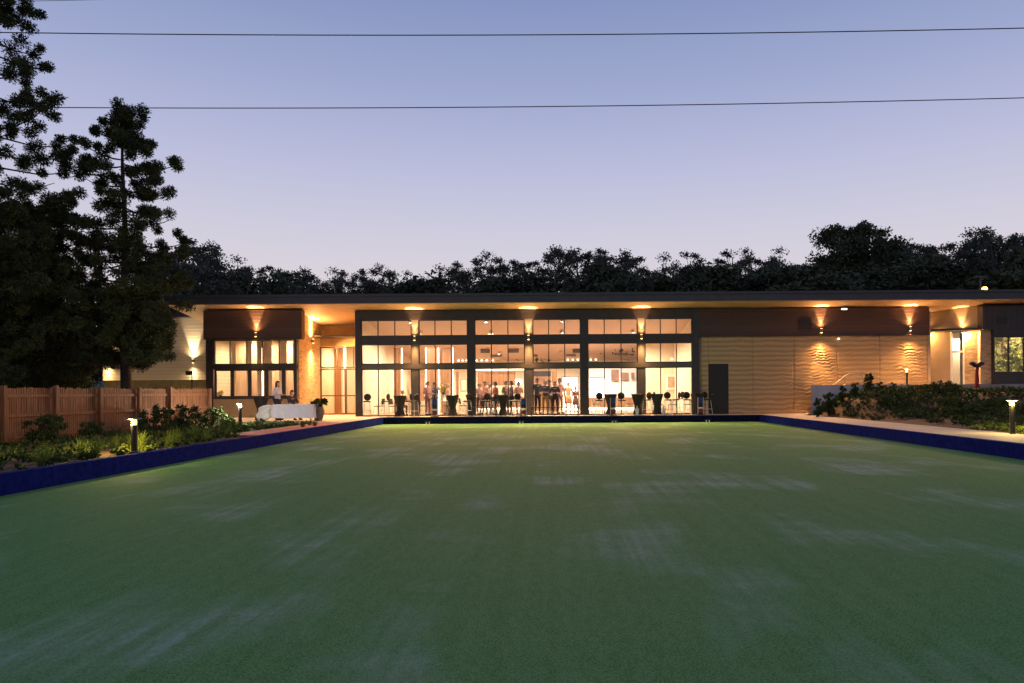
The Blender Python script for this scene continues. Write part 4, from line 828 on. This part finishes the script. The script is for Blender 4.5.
t = thing('planted_urn', (X(318.5, 29.2), 29.2, ZT), 'tall brown urn with a dark leafy plant at the end of the clothed table', 'plant pot'); b = wloc(t)
MB().lathe([(.13, ZT), (.15, ZT+.03), (.24, ZT+.28), (.25, ZT+.42), (.20, ZT+.56), (.22, ZT+.60), (.20, ZT+.60), (.17, ZT+.54)], b.x, b.y, 22).build('pot', 'pot', t, smooth=True)
cs = []; sb = MB()
for i in range(16):
    a = random.uniform(0, 6.28); q = random.uniform(.08, .33); c = (b.x+q*math.cos(a), b.y+q*math.sin(a), ZT+.68+random.uniform(0, .22)); cs.append(c); sb.tube([(b.x, b.y, ZT+.55), c], .008, 4)
v, f = leaves(cs, [.08]*16, 14, .11, 1.4, 1, .1); pl = leaf_obj('plant', v, f, 'shrub', t); sb.build('stem', 'shrub', pl)

# ------------------------------------------------------------ people
SK = [mat('skin_a', (.55, .33, .23), .6), mat('skin_b', (.42, .24, .16), .6)]
def cmat(c, k={}):
    if c not in k: k[c] = mat('fabric', c, .85, .12, 9, .2, 40)
    return k[c]
def skin_mesh(verts, edges, radii, lev=2):
    me = bpy.data.meshes.new('figure'); me.from_pydata(verts, edges, []); o = bpy.data.objects.new('figure', me); col.objects.link(o)
    md = o.modifiers.new('s', 'SKIN'); md.use_smooth_shade = True
    if not me.skin_vertices: return None
    for i, r in enumerate(radii):
        sv = me.skin_vertices[0].data[i]; sv.radius = r if isinstance(r, tuple) else (r, r); sv.use_root = (i == 0)
    s = o.modifiers.new('u', 'SUBSURF'); s.levels = lev; s.render_levels = lev
    dg = bpy.context.evaluated_depsgraph_get(); out = bpy.data.meshes.new_from_object(o.evaluated_get(dg)); bpy.data.objects.remove(o); bpy.data.meshes.remove(me)
    mb = MB(); mb.add([tuple(v.co) for v in out.vertices], [tuple(p.vertices) for p in out.polygons]); bpy.data.meshes.remove(out); return mb
def person(px, Y, h, rz, top, legs, hair, label, sit=False, arms='down', skirt=None, tone=0, longhair=False, z0=None, group='guests at the clubhouse'):
    z0 = (ZT+(.012 if Y > YG else 0)) if z0 is None else z0; k = h/1.72
    t = thing('person', (X(px, Y), Y, z0), label, 'person', group, rz); loc = wloc(t); rnd = random.Random(int(px*10))
    dz = -.42 if sit else 0; st = rnd.uniform(-.02, .05)
    J = dict(pel=(0, 0, .94+dz), sp=(0, .01, 1.12+dz), ch=(0, 0, 1.32+dz), nk=(0, .01, 1.46+dz), hb=(0, -.01, 1.56+dz))
    for s, n_ in ((-1, 'l'), (1, 'r')):
        J['hip'+n_] = (s*.095, 0, .88+dz)
        J['kn'+n_] = (s*.11, -.04-st*s, .49) if not sit else (s*.13, -.42, .50)
        J['an'+n_] = (s*.11, st*s, .09) if not sit else (s*.13, -.40, .09)
        J['to'+n_] = (s*.13, -.17+st*s, .035) if not sit else (s*.14, -.56, .035)
        J['sh'+n_] = (s*.185, 0, 1.40+dz)
        if arms == 'down' : el, ha = (s*.25, .03, 1.12+dz), (s*.24, -.07, .88+dz)
        elif arms == 'hold': el, ha = (s*.26, .0, 1.12+dz), (s*.10, -.25, 1.14+dz)
        elif arms == 'reach': el, ha = (s*.22, -.16, 1.16+dz), (s*.14, -.42, 1.08+dz)
        else: el, ha = ((s*.26, .0, 1.12+dz), (s*.12, -.24, 1.24+dz)) if s > 0 else ((s*.25, .03, 1.12+dz), (s*.24, -.07, .88+dz))
        J['el'+n_], J['ha'+n_] = el, ha
    J['hem'] = (0, 0, .84+dz); Rr = dict(hem=(.142, .11), pel=(.135, .10), sp=(.12, .088), ch=(.145, .095), nk=.055, hb=.05, hip=.085, kn=.058, an=.04, to=.035, sh=.058, el=.042, ha=.028)
    E = [('pel', 'sp'), ('sp', 'ch'), ('ch', 'nk'), ('nk', 'hb')] + [e for n_ in 'lr' for e in (('pel', 'hip'+n_), ('hip'+n_, 'kn'+n_), ('kn'+n_, 'an'+n_), ('an'+n_, 'to'+n_), ('ch', 'sh'+n_), ('sh'+n_, 'el'+n_), ('el'+n_, 'ha'+n_))]
    def grow(names, f, ed=None):
        idx = {q: i for i, q in enumerate(names)}; es = [(idx[a], idx[b]) for a, b in (ed or E) if a in idx and b in idx]
        rr = []
        for q in names:
            r = Rr.get(q, Rr.get(q[:-1] if q[-1] in 'lr' else q)); rr.append(tuple(x*f for x in r) if isinstance(r, tuple) else (r*f, r*f))
        return skin_mesh([J[q] for q in names], es, rr, 1)
    def fin(mb, name, m, parent=t):
        mb.v = [(v[0]*k+loc.x, v[1]*k+loc.y, v[2]*k+loc.z) for v in mb.v]; o = mb.build(name, m, parent, smooth=True); return o
    body = grow([q for q in J if q != 'hem'], .88)
    hx, hy, hz = J['hb'][0], J['hb'][1]-.01, J['hb'][2]+.075; vs, fs = [], []; seg, rg = 16, 12       # head with brow, nose, chin
    for j in range(rg+1):
        th = PI*j/rg
        for i in range(seg):
            a = 2*PI*i/seg; x, y, z = .078*math.sin(th)*math.cos(a), .098*math.sin(th)*math.sin(a), .118*math.cos(th)
            if z < -.03: x *= 1-.25*min(1, (-z-.03)/.09)
            if y < -.07 and abs(x) < .02 and -.03 < z < .02: y -= .022
            if y < -.05 and .02 < abs(x) < .05 and 0 < z < .04: y += .010
            vs.append((hx+x, hy+y, hz+z))
    for j in range(rg):
        for i in range(seg): fs.append((j*seg+i, j*seg+(i+1) % seg, (j+1)*seg+(i+1) % seg, (j+1)*seg+i))
    body.add(vs, fs)
    for s, n_ in ((-1, 'l'), (1, 'r')):
        body.lathe([(.006, hz-.03), (.014, hz-.012), (.016, hz+.012), (.006, hz+.03)], hx+s*.08, hy+.01, 6)
        p = Vector(J['ha'+n_]); d = (p-Vector(J['el'+n_])).normalized(); sd_ = d.cross(Vector((0, 1, 0) if abs(d.y) < .7 else (0, 0, 1))).normalized()
        body.tube([p-d*.02, p+d*.03, p+d*.075], [.026, .034, .030], 8)
        for q in range(4): o_ = sd_*(q-1.5)*.016; L_ = (.062, .075, .07, .055)[q]; n2 = d.cross(sd_); body.tube([p+d*.07+o_, p+d*(.07+L_*.55)+o_, p+d*(.07+L_*.95)+o_+n2*.02], [.0085, .008, .006], 6)
        body.tube([p+d*.02+sd_*.026, p+d*.05+sd_*.046, p+d*.08+sd_*.05], [.011, .010, .007], 6)
    fin(body, 'body', SK[tone])
    fin(MB().lathe([(.002, hz+.018), (.009, hz+.022), (.002, hz+.028)], hx-.031, hy-.088, 6).lathe([(.002, hz+.018), (.009, hz+.022), (.002, hz+.028)], hx+.031, hy-.088, 6), 'eyes', 'black')
    shirt = grow(['hem', 'pel', 'sp', 'ch', 'nk', 'shl', 'shr', 'ell', 'elr'], 1.22, [('hem', 'pel'), ('pel', 'sp'), ('sp', 'ch'), ('ch', 'nk'), ('ch', 'shl'), ('ch', 'shr'), ('shl', 'ell'), ('shr', 'elr')]); fin(shirt, 'top', cmat(top))
    if skirt:
        fin(MB().lathe([(.17, .98+dz), (.20, .85+dz), (.25, .50+dz*.6)], 0, -.0 if not sit else -.1, 20, 1, .8), 'skirt', cmat(skirt))
    else:
        tz = grow(['pel', 'hipl', 'hipr', 'knl', 'knr', 'anl', 'anr'], 1.12, [('pel', 'hipl'), ('pel', 'hipr'), ('hipl', 'knl'), ('hipr', 'knr'), ('knl', 'anl'), ('knr', 'anr')]); fin(tz, 'trousers', cmat(legs))
    sh_ = MB()
    for n_ in 'lr': a, b = Vector(J['an'+n_]), Vector(J['to'+n_]); sh_.tube([(a.x, a.y+.05, .045), (a.x, a.y-.02, .05), (b.x, b.y, .038), (b.x, b.y-.05, .03)], [.035, .045, .04, .022], 8)
    fin(sh_, 'shoes', 'black')
    vs, fs = [], []
    for j in range(8):
        th = PI*.62*j/7
        for i in range(18):
            a = 2*PI*i/18; back = max(0, math.sin(a)); lim = 1 if math.sin(a) > -.25 else .62
            tt = th*lim*(1+(.15 if back > 0 else 0)); x, y, z = .094*math.sin(tt)*math.cos(a), .117*math.sin(tt)*math.sin(a)+.008, .136*math.cos(tt)
            if longhair and j >= 6 and back > -.1 and math.sin(a) > -.15: z -= .16*(j-5)/2
            vs.append((hx+x, hy+y, hz+z))
    for j in range(7):
        for i in range(18): fs.append((j*18+i, j*18+(i+1) % 18, (j+1)*18+(i+1) % 18, (j+1)*18+i))
    fin(MB().add(vs, fs), 'hair', cmat(hair)); return t
BK, BR, BL, GY = (.015, .012, .01), (.07, .035, .02), (.35, .22, .10), (.3, .28, .26)
person(277.5, 30.3, 1.70, 1.3, (.52, .56, .72), (.03, .03, .05), BR, 'person in a loose pale blue shirt standing behind the clothed table', arms='hold', longhair=True)
person(292, 30.5, 1.70, .9, (.03, .025, .035), (.02, .02, .03), BR, 'person in dark clothes seated behind the clothed table', sit=True, arms='reach')
person(402.5, 35.9, 1.68, .4, (.62, .30, .22), (.10, .08, .07), GY, 'person in a salmon top seated in the curtain bay', sit=True, arms='hold')
person(427.5, 35.4, 1.70, .9, (.60, .28, .22), (.35, .22, .2), BR, 'person in a pink top standing beside the yellow flowers, column side', arms='hold')
person(434.5, 36.0, 1.66, -.6, (.10, .09, .14), (.04, .04, .06), BK, 'person in dark blue standing behind the first rink board', arms='hold')
person(448, 36.9, 1.62, -1.2, (.66, .42, .32), (.12, .1, .1), GY, 'grey-haired person in a peach top on the far side of the flowers', arms='one')
person(479, 35.9, 1.62, .7, (.70, .42, .34), (.2, .12, .1), BL, 'fair-haired person in a pale pink top where the crowd begins', arms='hold')
person(485, 36.5, 1.70, -.5, (.62, .22, .16), (.08, .06, .06), BR, 'person in a coral shirt, second in the crowd', arms='one')
person(490, 36.1, 1.60, 1.5, (.68, .50, .38), (.1, .1, .1), GY, 'person in a cream top in the crowd, before the one in red', arms='hold', longhair=True)
person(495.5, 35.3, 1.66, -1.0, (.48, .06, .04), (.05, .04, .05), BK, 'dark-haired person in a red top beside the crowd table', arms='hold')
person(506, 36.3, 1.72, .8, (.20, .13, .11), (.05, .04, .04), BR, 'person in brown behind the crowd table', arms='down')
person(511.5, 35.7, 1.70, -1.6, (.12, .07, .06), (.04, .03, .03), BK, 'dark-haired person in maroon facing sideways in the crowd', arms='one')
person(518.5, 35.6, 1.66, .5, (.66, .26, .18), (.35, .2, .16), BR, 'person in an orange-pink top at the column end of the crowd', arms='hold')
person(537.3, 36.0, 1.84, .5, (.02, .018, .02), (.02, .018, .02), BK, 'tall person all in black at the dark doorway', arms='one', tone=1)
person(545.3, 35.1, 1.72, -.2, (.05, .045, .045), (.50, .30, .06), BL, 'person in a black top and mustard trousers before the doorway', arms='hold')
person(549.3, 36.2, 1.76, .4, (.60, .56, .52), (.1, .1, .1), BR, 'person in a white top behind the mustard trousers', arms='one')
person(555, 35.0, 1.66, .1, (.022, .015, .015), (.03, .03, .045), BR, 'person in a black top and dark jeans before the doorway', arms='hold')
person(559.7, 36.2, 1.84, .6, (.66, .36, .28), (.40, .22, .15), BR, 'tall person in a pink shirt behind the black top', arms='down')
person(568.3, 39.5, 1.66, .0, (.58, .32, .17), (.5, .3, .2), BR, 'person in a tan dress before the bright inner doorway', arms='down', skirt=(.58, .32, .17))
person(575.5, 38.6, 1.40, .5, (.16, .07, .04), (.4, .2, .1), BR, 'small person in dark brown beside the bright inner doorway', arms='hold', skirt=(.18, .09, .05))

# ------------------------------------------------------------ hedge and lamp added behind the far window for its green pattern
v, f = leaves([(random.uniform(21.8, 28), 36.1+random.uniform(-.2, .1), random.uniform(1.9, 4.6)) for _ in range(150)], [.35]*150, 40, .10, 1.5); o = leaf_obj('added_hedge', v, f, 'hedge_leaf'); tag(o, 'lit leafy hedge added behind the window past the red post', 'hedge')
lamp('AREA', (24.2, 35.0, 4.9), 160, (1, .78, .42), club, .4)  # lamp added behind the window to light that hedge

sc.view_settings.view_transform = 'Standard'; sc.view_settings.look = 'None'; sc.view_settings.exposure = 0; sc.view_settings.gamma = 1
sc.cycles.use_denoising = True; sc.cycles.denoising_prefilter = 'NONE'; sc.cycles.max_bounces = 8; sc.cycles.transparent_max_bounces = 16; sc.cycles.sample_clamp_indirect = 6; sc.cycles.caustics_reflective = False; sc.cycles.caustics_refractive = False
